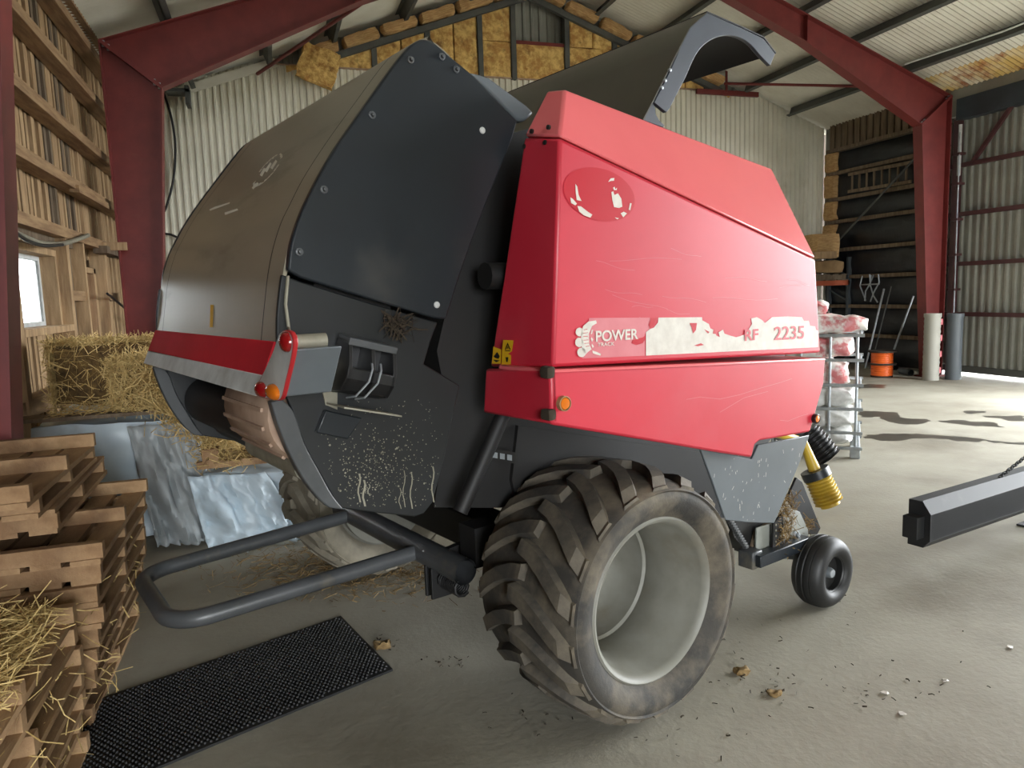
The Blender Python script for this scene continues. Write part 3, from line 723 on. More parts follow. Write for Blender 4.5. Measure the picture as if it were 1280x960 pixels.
# black inner wheel panel and axle
bprism([(648, 532), (940, 575), (1005, 545), (968, 652), (905, 650), (860, 640), (760, 700), (660, 690), (640, 600)], -0.72, -0.70, 'inner_panel', m_dark)
MB().box((-0.09, -0.75, 0.41), (0.09, 0.75, 0.59)).build('axle_beam', m_dark, baler, bevel=0.01)
MB().box((-0.4, -0.62, 0.55), (1.2, -0.50, 0.72)).box((-0.4, 0.50, 0.55), (1.2, 0.62, 0.72)).build('chassis_rail', m_dark, baler, smooth=0)

# ---- red side cover
RY = -1.20
A0, A1, B1, B0 = bside(691, 459, RY), bside(699.5, 172, RY), bside(1020, 324, RY), bside(1026, 441, RY)
T1 = bside(706, 113, RY+0.13)
nrm = (B1-A1).cross(T1-A1).normalized()
Rm = Matrix.Rotation(-math.atan2(MF.y, MF.x), 3, 'Z')
def onp(px, py, p0, n):
    o_ = Rm @ (CAMPOS-BORG); d_ = Rm @ ray(px, py); return o_+d_*((p0-o_).dot(n)/d_.dot(n))
T2 = onp(965, 212, A1, nrm)
C0, C1, T0 = bcross(612, 459, A0.x), bcross(655, 171, A1.x), bcross(683.5, 115, T1.x)
def mirror(p): return Vector((p.x, -p.y, p.z))
for s in (1, -1):
    mm = (lambda p: p) if s > 0 else mirror
    inn = -0.72
    B1i, B0i, T2i = Vector((B1.x, inn, B1.z)), Vector((B0.x, inn, B0.z)), Vector((T2.x, inn, T2.z))
    # lower, deeper coloured panel
    vs = [A0, A1, B1, B0, C0, C1, B1i, B0i]
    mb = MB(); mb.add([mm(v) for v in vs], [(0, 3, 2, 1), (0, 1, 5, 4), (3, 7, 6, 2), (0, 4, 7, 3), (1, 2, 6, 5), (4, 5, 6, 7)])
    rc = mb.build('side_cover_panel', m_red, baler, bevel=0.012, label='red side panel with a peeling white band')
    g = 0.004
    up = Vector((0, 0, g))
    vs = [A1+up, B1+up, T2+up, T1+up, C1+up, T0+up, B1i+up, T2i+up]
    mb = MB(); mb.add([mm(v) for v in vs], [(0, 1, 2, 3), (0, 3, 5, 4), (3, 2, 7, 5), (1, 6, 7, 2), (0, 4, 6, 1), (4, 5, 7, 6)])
    mb.build('side_cover_top', m_red_up, baler, bevel=0.010, label='sloping upper red panel with roof reflection put into its paler colour')
    if s > 0: rcov = rc
# skirt
SK = RY-0.018
sk = [(688, 462), (1032, 447.5), (1030, 480), (1013, 540), (980, 546), (950, 551), (944, 556), (940, 572), (900, 566), (830, 554), (690, 531)]
sA = [bside(px, py, SK) for px, py in sk]
D0, D1 = bcross(604, 516, sA[-1].x), bcross(607, 461, sA[0].x)
for s in (1, -1):
    mm = (lambda p: p) if s > 0 else mirror
    mb = MB(); mb.prism([mm(p) for p in sA], [mm(p+Vector((0, 0.03, 0))) for p in sA]); so = mb.build('skirt', m_red, baler, bevel=0.010)
    A_, B_ = [sA[0], sA[-1], D0, D1], [p+Vector((0.03, 0, 0)) for p in (sA[0], sA[-1], D0, D1)]
    MB().prism([mm(p+Vector((-0.002, 0, 0))) for p in A_], [mm(p) for p in B_]).build('skirt_end', m_red, baler, bevel=0.010)
    # folded top ledge
    A_ = [sA[0], sA[1], sA[1]+Vector((0, 0.3, 0)), sA[0]+Vector((0, 0.3, 0))]
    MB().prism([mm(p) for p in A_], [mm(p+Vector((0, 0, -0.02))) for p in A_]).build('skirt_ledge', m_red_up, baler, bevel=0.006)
    if s > 0: skirt = so
# rubber buffers at the skirt corner and amber reflectors
for px, py in ((683, 466), (680, 520)):
    p = bside(px, py, SK); q = Vector((sA[0].x, SK, p.z))
    lumpy('corner_buffer', q+Vector((-0.02, -0.01, -0.02)), q+Vector((0.015, 0.035, 0.02)), 3, 0.003, 20, m_bark, baler, rnd=0.6)
for px, py, r_ in ((702.5, 504, 0.026), (1017.5, 523, 0.022)):
    p = bside(px, py, SK)
    ring = MB().rev([(r_, 0), (r_, -0.018), (r_*0.86, -0.020), (r_*0.86, -0.012), (0, -0.012)], p, 'y', 24).build('reflector', m_card if px < 800 else m_plastic_blk, baler)
    MB().rev([(r_*0.84, -0.012), (r_*0.7, -0.019), (0, -0.021)], p, 'y', 24).build('lens', m_lamp_amber, ring)
# screws on the rear edge of the cover
for px, py in ((664, 164), (685, 159), (681, 178), (655, 183)):
    p = bcross(px, py, A1.x-0.004); MB().rev([(0, -0.004), (0.008, -0.002), (0.008, 0.006)], p, 'x', 10).build('screw', m_black_stk, baler)
# ---- decals on the red side (thin foil, 1 mm proud)
DY = RY-0.0018
def decal(polys, name, m, y=DY):
    for poly in polys:
        mb = MB(); mb.add([bside(px, py, y) for px, py in poly], [tuple(range(len(poly)))]); mb.build(name, m, rcov, smooth=0)
z3 = lambda P: [(720+x/4, 380+y/4) for x, y in P]
decal([z3([(65, 70), (370, 68), (372, 85), (362, 105), (372, 122), (350, 138), (342, 160), (318, 180), (282, 180), (276, 196), (300, 206), (335, 195), (345, 178), (345, 258), (180, 266), (30, 272), (45, 240), (60, 150)])], 'faded_decal_field', m_pink_decal)
decal([z3([(412, 68), (630, 66), (632, 82), (664, 100), (672, 122), (690, 130), (702, 158), (720, 166), (712, 142), (735, 128), (742, 148), (770, 158), (800, 166), (822, 160), (850, 150), (880, 100), (876, 72), (905, 66), (930, 80), (945, 95), (980, 66), (1060, 62), (1130, 66), (1140, 84), (1164, 84), (1170, 108), (1196, 112), (1200, 128), (1211, 134), (1211, 216), (800, 236), (350, 258), (350, 140), (372, 124), (390, 118), (410, 92)])], 'worn_decal_band', m_white_decal)
decal([z3([(568, 95), (605, 95), (600, 130), (585, 148), (578, 118)]), z3([(590, 208), (625, 196), (640, 205), (610, 211)]), z3([(640, 125), (668, 140), (660, 148)]), z3([(690, 118), (700, 150), (684, 148)])], 'peeled_spot', m_red_patch, DY-0.0012)
decal([z3([(375, 70), (405, 70), (388, 105), (370, 122), (364, 104)]), z3([(285, 180), (340, 165), (342, 185), (320, 200), (280, 196)])], 'peeled_spot', m_red_patch, DY-0.0012)
def ell(cx, cy, rx, ry, rot, n=40): 
    return [(cx+rx*math.cos(a)*math.cos(rot)-ry*math.sin(a)*math.sin(rot), cy+rx*math.cos(a)*math.sin(rot)+ry*math.sin(a)*math.cos(rot)) for a in [2*PI*k/n for k in range(n)]]
decal([ell(749, 243, 46, 32, 0.35)], 'badge_ghost', m_red_patch)
z4 = lambda P: [(630+x/4.8, 100+y/4.8) for x, y in P]
decal([z4([(428, 622), (440, 640), (448, 690), (466, 726), (436, 720), (430, 670)]), z4([(398, 704), (412, 712), (438, 742), (428, 752), (402, 738)]), z4([(440, 756), (462, 758), (500, 788), (530, 808), (518, 826), (480, 812), (452, 790)]),
       z4([(644, 672), (656, 668), (662, 690), (684, 680), (704, 712), (710, 760), (690, 768), (660, 762), (650, 720)]), z4([(700, 800), (718, 790), (738, 800), (716, 824)]), z4([(748, 778), (756, 738), (766, 740), (758, 782)]),
       z4([(625, 612), (640, 590), (662, 588), (660, 604), (640, 606)]), z4([(664, 824), (690, 830), (680, 836)]), z4([(654, 646), (664, 640), (668, 656), (678, 646), (676, 660), (660, 660)])], 'badge_residue', m_white_decal, DY-0.0012)
# caterpillar emblem: lobes and a ribbed head
lob = [ell(724.5, 415, 5, 5.5, 0, 16), ell(724, 428, 5, 6, 0, 16), ell(727, 440.5, 5.5, 6, 0, 16), z3([(62, 88), (100, 82), (104, 96), (80, 110), (64, 150), (66, 200), (78, 226), (60, 240), (48, 252), (30, 230), (24, 150), (36, 110)]), z3([(82, 232), (105, 240), (125, 250), (122, 258), (100, 252), (84, 246)]),
       z3([(86, 128), (80, 150), (74, 150), (78, 130)]), z3([(78, 165), (86, 178), (80, 190), (74, 175)]), z3([(80, 198), (90, 212), (84, 220), (78, 208)])]
decal(lob, 'emblem', m_white_decal, DY-0.0012)
mb = MB()
for a, b in (((40, 128), (58, 124)), ((36, 145), (60, 142)), ((36, 162), (60, 160)), ((38, 180), (62, 178)), ((42, 196), (64, 194)), ((48, 212), (68, 208))):
    P = z3([a, b, (b[0], b[1]+2.5), (a[0], a[1]+2.5)]); mb.add([bside(px, py, DY-0.0022) for px, py in P], [(0, 1, 2, 3)])
mb.build('emblem_lines', m_red_patch, rcov, smooth=0)
def lettering(txt, pl_, pr_, h_px, m, y, bold=0.0, name='lettering'):
    """text from pixel pl_ (lower left) to pr_ (lower right) on the red side"""
    a, b = bside(*pl_, y), bside(*pr_, y); top = bside(pl_[0], pl_[1]-h_px, y)
    cu = bpy.data.curves.new(name, 'FONT'); cu.body = txt; cu.extrude = 0.0004; cu.offset = bold
    cu.materials.append(m)
    o = bpy.data.objects.new(name, cu); COL.objects.link(o); o.parent = rcov
    bpy.context.view_layer.update(); w = max(o.dimensions.x, 1e-3); hh = max(o.dimensions.y, 1e-3)
    ex = (b-a); L = ex.length; ex.normalize(); ez = Vector((-ex.z, 0, ex.x)); sx = L/w; sy = (top-a).length/hh
    o.matrix_basis = Matrix(((ex.x*sx, ez.x*sy, 0, a.x), (0, 0, -1, y), (ex.z*sx, ez.z*sy, 0, a.z), (0, 0, 0, 1)))
    bpy.context.view_layer.update()
    me = bpy.data.meshes.new_from_object(o.evaluated_get(bpy.context.evaluated_depsgraph_get()))
    mo = bpy.data.objects.new(name, me); COL.objects.link(mo); mo.parent = rcov; mo.matrix_basis = o.matrix_basis.copy(); mo['kind'] = 'stuff'
    bpy.data.objects.remove(o)
    return mo
lettering('POWER', (744, 427), (797, 423.5), 14, m_white_decal, DY-0.002, 0.02)
lettering('TRACK', (747, 433), (768, 431.8), 4.5, m_white_decal, DY-0.002, 0.01)
lettering('RF', (930, 426), (947, 424.5), 14, mat('red_print', (198, 74, 84), 0.5), DY-0.002, 0.02)
lettering('2235', (967, 425), (1004.5, 423), 17, mat('red_print', (198, 74, 84), 0.5), DY-0.002, 0.01)
# scratches on the red paint
rs = random.Random(8); mb = MB()
for k in range(13):
    x0, y0 = rs.uniform(740, 1000), rs.uniform(300, 400); L = rs.uniform(20, 90); sl = rs.uniform(-0.1, 0.28)
    if x0+L > 1012: L = 1012-x0
    if y0 < 200+(x0-700)*0.42: continue
    P = [(x0+L*t/6, y0+sl*L*t/6+math.sin(t+k)*1.5) for t in range(7)]
    mb.sheet([bside(px, py, RY-0.0012) for px, py in P], [bside(px, py+0.45, RY-0.0012) for px, py in P])
o = mb.build('paint_scratches', m_pink_decal, rcov, smooth=0); o['kind'] = 'stuff'
mb = MB()
for P in ([(858, 499), (875, 496), (900, 498.5), (925, 493), (950, 485), (975, 478), (990, 473)], [(975, 525), (985, 526), (1000, 520), (1010, 517)], [(900, 515), (930, 497), (960, 489)]):
    mb.sheet([bside(px, py, SK-0.0012) for px, py in P], [bside(px, py+0.6, SK-0.0012) for px, py in P])
o = mb.build('paint_scratches', m_pink_decal, skirt, smooth=0); o['kind'] = 'stuff'
# yellow warning stickers on the rear end of the cover
RX = A0.x-0.0015
def rdec(poly, name, m, x=RX, parent=None): 
    return MB().prism([bcross(px, py, x) for px, py in poly], [bcross(px, py, x+0.001) for px, py in poly]).build(name, m, parent or baler, smooth=0)
z2 = lambda P: [(480+x/4, 380+y/4) for x, y in P]
yk = rdec(z2([(596, 180), (648, 182), (640, 236), (620, 250), (636, 256), (634, 302), (588, 302), (590, 236)]), 'warning_sticker', m_yellow_stk, RX-0.012)
yk2 = rdec(z2([(546, 212), (586, 228), (584, 298), (540, 298)]), 'warning_sticker', m_yellow_stk, RX-0.012)
for poly in ([(604, 230), (618, 192), (634, 230), (628, 228), (618, 204), (610, 228)], [(616, 214), (622, 214), (618, 226)], [(606, 232), (632, 232), (632, 236), (606, 236)], [(608, 266), (622, 266), (618, 290), (612, 290)]):
    rdec(z2(poly), 'warning_print', m_black_stk, RX-0.0135, yk)
for poly in ([(548, 262), (566, 240), (580, 262), (572, 274), (556, 270)], [(546, 278), (580, 282), (560, 292)]):
    rdec(z2(poly), 'warning_print', m_black_stk, RX-0.0135, yk2)
# ---- grey front apron below the skirt
for s in (1, -1):
    ap = [(876, 562), (940, 574), (948, 556), (1012, 544), (1000, 578), (968, 654), (934, 653), (907, 650), (890, 600)]
    A = [bside(px, py, RY+0.03) for px, py in ap]
    if s < 0: A = [mirror(p) for p in A]
    MB().prism(A, [p+Vector((0, 0.012*s, 0)) for p in A]).build('front_apron', m_greyp, baler, bevel=0.003)
rs = random.Random(17); mb = MB()
for k in range(60):
    px, py = rs.uniform(890, 1000), rs.uniform(560, 650)
    if not (px > 880+(py-562)*0.35 and px < 1008-(py-548)*0.40): continue
    p = bside(px, py, RY+0.0285); l_, w_, a_ = rs.uniform(0.002, 0.02), 0.0012, rs.gauss(1.4, 0.3)
    d_ = Vector((math.cos(a_), 0, math.sin(a_)))*l_; n_ = Vector((-d_.z, 0, d_.x)).normalized()*w_
    mb.add([p-d_/2-n_, p+d_/2-n_, p+d_/2+n_, p-d_/2+n_], [(0, 1, 2, 3)])
o = mb.build('paint_chips', m_white_decal, baler, smooth=0); o['kind'] = 'stuff'
# ---- raised hood over the net box
HY = 0.80
arch = [(818, 128), (833, 140.5), (837, 136), (846, 118), (856, 99)]+pc([(856, 99), (868.6, 71), (879, 57), (893, 48), (909, 44), (925, 47), (939, 56), (952, 71), (963, 82)], 4)[1:]+[(969, 67), (954.5, 48), (927, 35), (884, 16), (863, 34.5), (851, 58), (838, 88)]
aA = [bside(px, py, -HY) for px, py in arch]
hood_parts = []
for s in (-1, 1):
    A = [Vector((p.x, s*HY, p.z)) for p in aA]; B = [Vector((p.x, s*(HY-0.02), p.z)) for p in aA]
    MB().prism(A, B).build('hood_end_plate', m_hood, baler, bevel=0.002)
def hsheet(px_line, name, m, th, y0=-HY+0.001, inside=None):
    P = [bside(px, py, -HY) for px, py in px_line]; n = len(P); Q = []
    for i, p in enumerate(P):
        d = (P[min(i+1, n-1)]-P[max(i-1, 0)]).normalized(); Q.append(p+Vector((-d.z, 0, d.x))*th)
    prof = P+Q[::-1]
    return MB().prism([Vector((p.x, y0, p.z)) for p in prof], [Vector((p.x, -y0, p.z)) for p in prof]).build(name, m, baler, bevel=0)
hsheet([(884, 15), (863, 33.5), (850, 58), (816, 126), (803, 151)], 'hood_back_sheet', m_hood_back, 0.006)
hsheet([(884, 15.5), (927, 34), (955, 47), (970, 67)], 'hood_top_sheet', m_hood_in, 0.006)
for px, py in ((836, 88), (830, 101), (826, 110)):
    p = bside(px, py, -HY-0.004); MB().rev([(0, -0.012), (0.008, -0.01), (0.008, 0.0)], p, 'y', 8).build('hinge_bolt', m_galv, baler)
br_px = [(804, 150), (816, 128), (819, 134), (820, 143), (824, 150), (831, 157), (829, 159)]
A = [bside(px, py, -HY+0.01) for px, py in br_px]; MB().prism(A, [p+Vector((0, 0.03, 0)) for p in A]).build('hood_bracket', m_hood, baler, bevel=0.002)
MB().prism([mirror(p) for p in A], [mirror(p)+Vector((0, -0.03, 0)) for p in A]).build('hood_bracket', m_hood, baler, bevel=0.002)
# top deck between the red covers
dk = [bside(px, py, -0.7) for px, py in ((720, 155), (960, 225), (960, 250), (720, 180))]
MB().prism(dk, [mirror(p) for p in dk]).build('top_deck', m_dark, baler)

# ---- wheels
WX, WZ, WR = 0.0, 0.503, 0.500
def make_wheel(yc, mtyre, s, dx=0.0):
    """s: -1 when the dish opens to the near side"""
    prof = [(0.300, -0.205), (0.318, -0.222), (0.345, -0.243), (0.385, -0.262), (0.412, -0.262), (0.425, -0.256), (0.432, -0.262), (0.440, -0.252), (0.452, -0.215), (0.462, -0.14), (0.468, 0.0)]
    prof = [(r, h*1.1) for r, h in prof]
    prof = prof+[(r, -h) for r, h in prof[-2::-1]]+[(0.299, 0.18), (0.299, -0.18)]
    ty = MB().rev(prof, (0, 0, 0), 'y', 96, close=True).build('tyre', mtyre, baler, smooth=40, loc=(WX+dx, yc, WZ))
    # bead rings on the wall
    def r_of(y):
        y = abs(y); P = [(0.0, 0.468), (0.14, 0.462), (0.215, 0.452), (0.252, 0.440), (0.262, 0.425), (0.268, 0.40)]
        for (a, ra), (b, rb_) in zip(P, P[1:]):
            if y <= b: return ra+(rb_-ra)*(y-a)/(b-a)
        return 0.40
    def lug(side):
        mb = MB(); rings = []
        st = [(0.0, 0.0), (0.06, 0.03), (0.13, 0.10), (0.19, 0.19), (0.235, 0.27), (0.262, 0.325), (0.276, 0.345)]
        for i, (yy, an) in enumerate(st):
            w = 0.040+0.018*i/6
            yv = side*(yy*1.1-0.024)
            rb_ = r_of(yy)-0.012 if i < 6 else 0.425
            rt = r_of(yy)+0.034-(0.010 if i == 5 else 0)
            if i == 6: rt = 0.452
            dang = w/0.47
            def pt(r, a): return Vector((r*math.sin(a), yv, r*math.cos(a)))
            rings.append([pt(rb_, -an-dang*0.95), pt(rt, -an-dang*0.62), pt(rt, -an+dang*0.62), pt(rb_, -an+dang*0.95)])
        vs = [q for r in rings for q in r]; fs = [(3, 2, 1, 0)]
        for i in range(len(rings)-1):
            for k in range(4): fs.append((i*4+k, i*4+(k+1) % 4, (i+1)*4+(k+1) % 4, (i+1)*4+k))
        fs.append(tuple(len(vs)-4+k for k in range(4)))
        mb.add(vs, fs); return mb.data('tread_lug', mtyre, 30)
    NL = 18
    for side in (-1, 1):
        me = lug(side)
        for k in range(NL): linked('tread_lug', me, ty, rot=(0, 2*PI*(k+(0.5 if side > 0 else 0))/NL, 0))
    rp = [(0.316, -0.255), (0.324, -0.248), (0.318, -0.240), (0.300, -0.232), (0.295, 0.20), (0.318, 0.222), (0.318, 0.235), (0.285, 0.215), (0.283, 0.26), (0.06, 0.26), (0.0, 0.26),
          ]
    inner = [(0.0, 0.235), (0.06, 0.235), (0.23, 0.235), (0.252, 0.20), (0.255, 0.06), (0.266, 0.05), (0.262, 0.03), (0.262, -0.08), (0.272, -0.10), (0.276, -0.16), (0.290, -0.18), (0.292, -0.225), (0.306, -0.25)]
    pr = [(r, h*-s) for r, h in rp]; ir = [(r, h*-s) for r, h in inner]
    rm = MB().rev(pr+ir, (0, 0, 0), 'y', 72, close=True).build('wheel_rim', m_rim, baler, smooth=35, loc=(WX+dx, yc, WZ))
    hub = MB().rev([(0.0, -0.03), (0.07, -0.03), (0.08, 0.0), (0.11, 0.02), (0.11, 0.09)], (0, 0, 0), 'y', 24).build('hub', m_rim, rm, loc=(0, 0.16*-s, 0))
    hub.scale = (1, -s, 1)
    for k in range(8):
        a = 2*PI*k/8; MB().rev([(0, -0.02), (0.012, -0.02), (0.012, 0.02)], (0.16*math.sin(a), (0.225)*-s, 0.16*math.cos(a)), 'y', 6).build('wheel_nut', m_galv, rm)
    return ty
make_wheel(-0.995, m_tyre, -1)
make_wheel(1.075, m_tyre_far, 1, -0.09)
# ---- bale ramp: cross tube, U bar and spring stop
tz, tx = 0.55, -0.455
MB().tube([(tx, -0.62, tz), (tx, 0.62, tz)], 0.056, 20, caps=False).tube([(tx, -0.62, tz), (tx, 0.62, tz)], 0.047, 20, caps=False).build('ramp_cross_tube', m_tube, baler)
U = []
pa, pb = Vector((tx, -0.27, tz)), Vector((tx, 0.46, tz))
ea, eb = Vector((-1.50, -0.22, 0.49)), Vector((-1.50, 0.45, 0.49))
cr = 0.14
U = [pa, pa.lerp(ea, 0.5), ea+(pa-ea).normalized()*cr]
for k in range(1, 7):
    a = k/7*PI/2; U.append(ea+(pa-ea).normalized()*cr*(1-math.sin(a))+Vector((0, 1, 0))*cr*(1-math.cos(a)))
U.append(ea+Vector((0, cr, 0))); U.append(eb-Vector((0, cr, 0)))
for k in range(1, 7):
    a = k/7*PI/2; U.append(eb+(pb-eb).normalized()*cr*(1-math.cos(a))-Vector((0, 1, 0))*cr*(1-math.sin(a)))
U += [eb+(pb-eb).normalized()*cr, eb.lerp(pb, 0.5), pb]
MB().tube(U, 0.034, 16).build('ramp_bar', m_tube, baler, smooth=60)
for k, yy in enumerate((-0.37, -0.42)):
    MB().box((tx-0.05, yy-0.008, tz-0.17), (tx+0.05, yy+0.008, tz-0.03)).build('stop_plate', m_dark, baler, smooth=0, bevel=0.003)
sp = []
for k in range(90):
    a = k*2*PI/9; sp.append((tx+0.01+0.035*math.cos(a), -0.44-0.14*k/90, tz-0.085+0.035*math.sin(a)))
MB().tube(sp, 0.007, 6).build('spring', m_dark, baler)
for s in (-1, 1):
    MB().bar((tx, s*0.45, tz+0.02), (-0.05, s*0.45, 0.62), 0.03, 0.06).build('ramp_bracket', m_dark, baler, smooth=0)

# ---- tail light board
LX = bn.x-0.035
def lp(P, x): return [bcross(px, py, x) for px, py in P]
face = pc([(342, 437), (346, 425), (350, 416), (356, 412.5), (363, 415), (367, 424), (366.5, 437), (363, 455), (358, 475), (353, 495), (348, 501), (336, 499), (325, 497), (320.5, 492), (320, 484), (324, 475), (334, 455), (342, 437)], 2)[:-1]
lb = MB().prism(lp(face, LX), [p+Vector((0.012, 0, 0)) for p in lp(face, LX)]).build('light_board', mat('red_plastic', (170, 36, 40), 0.4), baler, bevel=0.003)
cx_, cy_ = 345, 460
fc = [(cx_+(x-cx_)*0.93, cy_+(y-cy_)*0.97) for x, y in face]
MB().prism(lp(fc, LX-0.003), lp(fc, LX+0.001)).build('reflector_face', m_white, lb)
MB().prism(lp([(361, 436), (367, 437), (356, 496), (351, 496)], LX+0.012), [p+Vector((0.13, 0, 0)) for p in lp([(361, 436), (367, 437), (356, 496), (351, 496)], LX+0.012)]).build('housing', m_greyp, lb, bevel=0.004)
MB().tube([bcross(364, 428, LX+0.03), bcross(364, 428, LX+0.03)+Vector((0.09, -0.01, 0))], 0.02, 16).build('cable_gland', m_galv_dull, lb)
for px, py, rx, ry_, m_ in ((358.5, 427.5, 6.0, 13.0, m_lamp_red), (327.5, 487, 6.2, 9.8, m_lamp_red), (342, 490, 7.6, 10.2, m_lamp_amber)):
    c = bcross(px, py, LX-0.004); rz_ = (bcross(px, py-ry_, LX-0.004)-c).length; rw = abs(bcross(px+rx, py, LX-0.004).y-c.y)
    o = MB().rev([(1.0, 0), (0.95, -0.006), (0.75, -0.012), (0.4, -0.016), (0, -0.017)], (0, 0, 0), 'x', 24).build('lamp_lens', m_, lb, loc=c); o.scale = (1, rw, rz_)
for P in ([(343, 381), (353, 400), (358, 413)],):
    MB().tube([bside(360, 345, -GY-0.03), bside(357, 380, -GY-0.035), bside(361, 410, -GY-0.05), bcross(364, 420, LX+0.06)], 0.005, 6).build('lamp_cable', m_galv_dull, baler)
MB().tube([bside(381, 425, -GY-0.1), bside(387, 432, -GY-0.1), bside(386, 450, -GY-0.1), bside(383, 463, -GY-0.08), bside(388, 455, -GY-0.04)], 0.005, 6).build('lamp_cable', m_galv_dull, baler)
# chock holder on the plate
def hp(P, y): return [bside(px, py, y) for px, py in P]
A = hp([(402, 444), (414, 447), (421, 488), (421, 512), (406, 506), (398, 470)], -GY-0.014)
hold = MB().prism(A, [p+Vector((0, -0.006, 0)) for p in A]).build('chock_holder', m_galv_dull, baler, bevel=0.001)
so_ = bside(408, 505, -GY-0.02); MB().obox(so_, Vector((0.19, 0, -0.05)), (0, -0.135, 0), (0, 0, 0.005)).build('holder_shelf', m_galv_dull, hold, smooth=0)
A = hp([(404, 512), (450, 522), (432, 548), (393, 540)], -GY-0.014); MB().prism(A, [p+Vector((0, -0.02, 0)) for p in A]).build('plate_pocket', m_plate, baler, bevel=0.004)
# gauge wheel of the pick-up
gw = on_floor(1047, 762); gl = Rm @ (gw-BORG)
gy = gl.y+0.09; gx = gl.x-0.0; GR = 0.185
tprof = [(0.088, -0.062), (0.105, -0.080), (0.130, -0.088), (0.155, -0.082), (0.172, -0.066), (0.182, -0.046), (0.185, -0.038), (0.182, -0.034), (0.186, -0.028), (0.187, -0.006), (0.183, 0.0)]
tprof = tprof+[(r, -h) for r, h in tprof[-2::-1]]
MB().rev(tprof, (0, 0, 0), 'y', 48, close=True).build('gauge_tyre', m_tyre_blk, baler, loc=(gx, gy, GR))
gr = MB().rev([(0.100, -0.072), (0.094, -0.070), (0.090, -0.03), (0.05, -0.025), (0.0, -0.025), (0.0, 0.02), (0.090, 0.03), (0.100, 0.07)], (0, 0, 0), 'y', 32).build('gauge_rim', m_tyre_blk, baler, loc=(gx, gy, GR))
MB().rev([(0, -0.062), (0.022, -0.06), (0.028, -0.045), (0.028, -0.02)], (0, 0, 0), 'y', 20).build('hub_cap', m_galv, gr)
arm_l = bside(940, 700, gy+0.1); az = arm_l.z
MB().box((arm_l.x, gy+0.05, az-0.03), (gx-0.02, gy+0.11, az+0.03)).build('gauge_arm', m_plate, baler, bevel=0.005)
MB().box((arm_l.x-0.02, gy+0.08, az-0.045), (arm_l.x+0.06, gy+0.17, az+0.045)).build('arm_clamp', m_tube, baler, bevel=0.008)
# pick-up side shield, bracket strip and dark triangular plate
pk = [(946, 660), (972, 652), (985, 634), (1000, 640), (1010, 662), (1012, 690), (998, 700), (945, 697)]
bprism(pk, gy+0.12, gy+0.13, 'pickup_shield', mat('pickup_shield_grey', (146, 148, 142), 0.5, c2=(130, 132, 124), scale=6), bevel=0.002)
pb_ = bside(995, 668, gy+0.115); MB().rev([(0, -0.02), (0.012, -0.018), (0.012, -0.006), (0.024, -0.004), (0.024, 0.004)], pb_, 'y', 16).build('pivot_bolt', m_galv, baler)
bprism([(996, 597), (1003, 602), (1026, 660), (1022, 668), (1008, 668), (985, 622)], gy+0.22, gy+0.235, 'wind_guard', m_dark, bevel=0.003)
strip = bprism([(967, 655), (979, 640), (979, 692), (966, 692)], gy+0.09, gy+0.10, 'hole_strip', m_dark)
for i in range(2):
    for j in range(6):
        p = bside(970+i*6, 656+j*7, gy+0.088); MB().rev([(0, -0.001), (0.006, -0.001), (0.006, 0.001)], p, 'y', 8).build('hole', m_galv_dull, strip)
bprism([(912, 650), (966, 655), (964, 694), (938, 694), (918, 672)], gy+0.16, gy+0.5, 'pickup_body', m_dark)
bprism([(945, 665), (964, 650), (964, 693), (938, 693)], gy+0.14, gy+0.155, 'pickup_plate', m_timber_grey)
ck = []
for k in range(12):
    p = bside(912+k*1.8, 650+k*3.0, gy+0.06); MB().box((p.x-0.012, p.y-0.012, p.z-0.008), (p.x+0.012, p.y+0.012, p.z+0.008)).build('chain_link', m_tube, baler, smooth=0, bevel=0.003)
stw = strands(260, lambda r: (bside(r.gauss(983, 6), r.uniform(618, 690), gy+0.10-r.random()*0.03), (0, -1, 0)), 0.09, 0.0035, random.Random(21)).build('hanging_straw', m_straw_old, baler, smooth=0); stw['kind'] = 'stuff'
stw = strands(60, lambda r: (bside(r.gauss(1010, 5), r.gauss(660, 8), gy+0.14), (0, -1, 0)), 0.07, 0.0035, random.Random(22)).build('hanging_straw', m_straw_old, baler, smooth=0); stw['kind'] = 'stuff'
# pto shaft resting on the floor
def facing(px, py, at):
    """pixel on the upright plane through the baler point `at` that is square to the line of sight"""
    w = BORG+Matrix.Rotation(math.atan2(MF.y, MF.x), 3, 'Z') @ at; n = Vector((w.x, w.y, 0)).normalized()
    return Rm @ (on_plane(px, py, n, n.dot(w))-BORG)
ps = bside(1020, 592, -0.22); pe = facing(1036, 627, ps); pt_ = facing(1004, 552, ps)
dd = (pe-ps).normalized()
MB().tube([Vector((2.05, -0.05, 0.80)), pt_, ps], [0.030, 0.030, 0.045], 20).build('shaft_tube', m_yellow, baler)
def bellows(a, b, r0, r1, amp, ribs, name, m):
    path = []; rad = []
    for k in range(ribs*8+1):
        t = k/(ribs*8); path.append(a.lerp(b, t)); rad.append(r0+(r1-r0)*t+amp*math.cos(k*PI/4))
    return MB().tube(path, rad, 32).build(name, m, baler, smooth=70)
bellows(ps+dd*0.02, pe, 0.088, 0.094, 0.007, 8, 'shaft_guard', m_yellow)
MB().tube([ps-dd*0.03, ps+dd*0.03], 0.100, 28).build('guard_collar', m_plate, baler, smooth=50)
MB().tube([pe-dd*0.01, pe+dd*0.03], 0.07, 20).build('shaft_yoke', m_yellow, baler)
cq = bside(1022, 560, 0.15)
MB().tube([Vector((1.9, 0.0, 0.82)), facing(1006, 540, cq), facing(1020, 555, cq)], 0.05, 16).build('shaft_stub', m_dark, baler)
MB().box((1.55, -0.2, 0.60), (2.1, 0.2, 0.98)).build('gearbox', m_dark, baler, bevel=0.03)
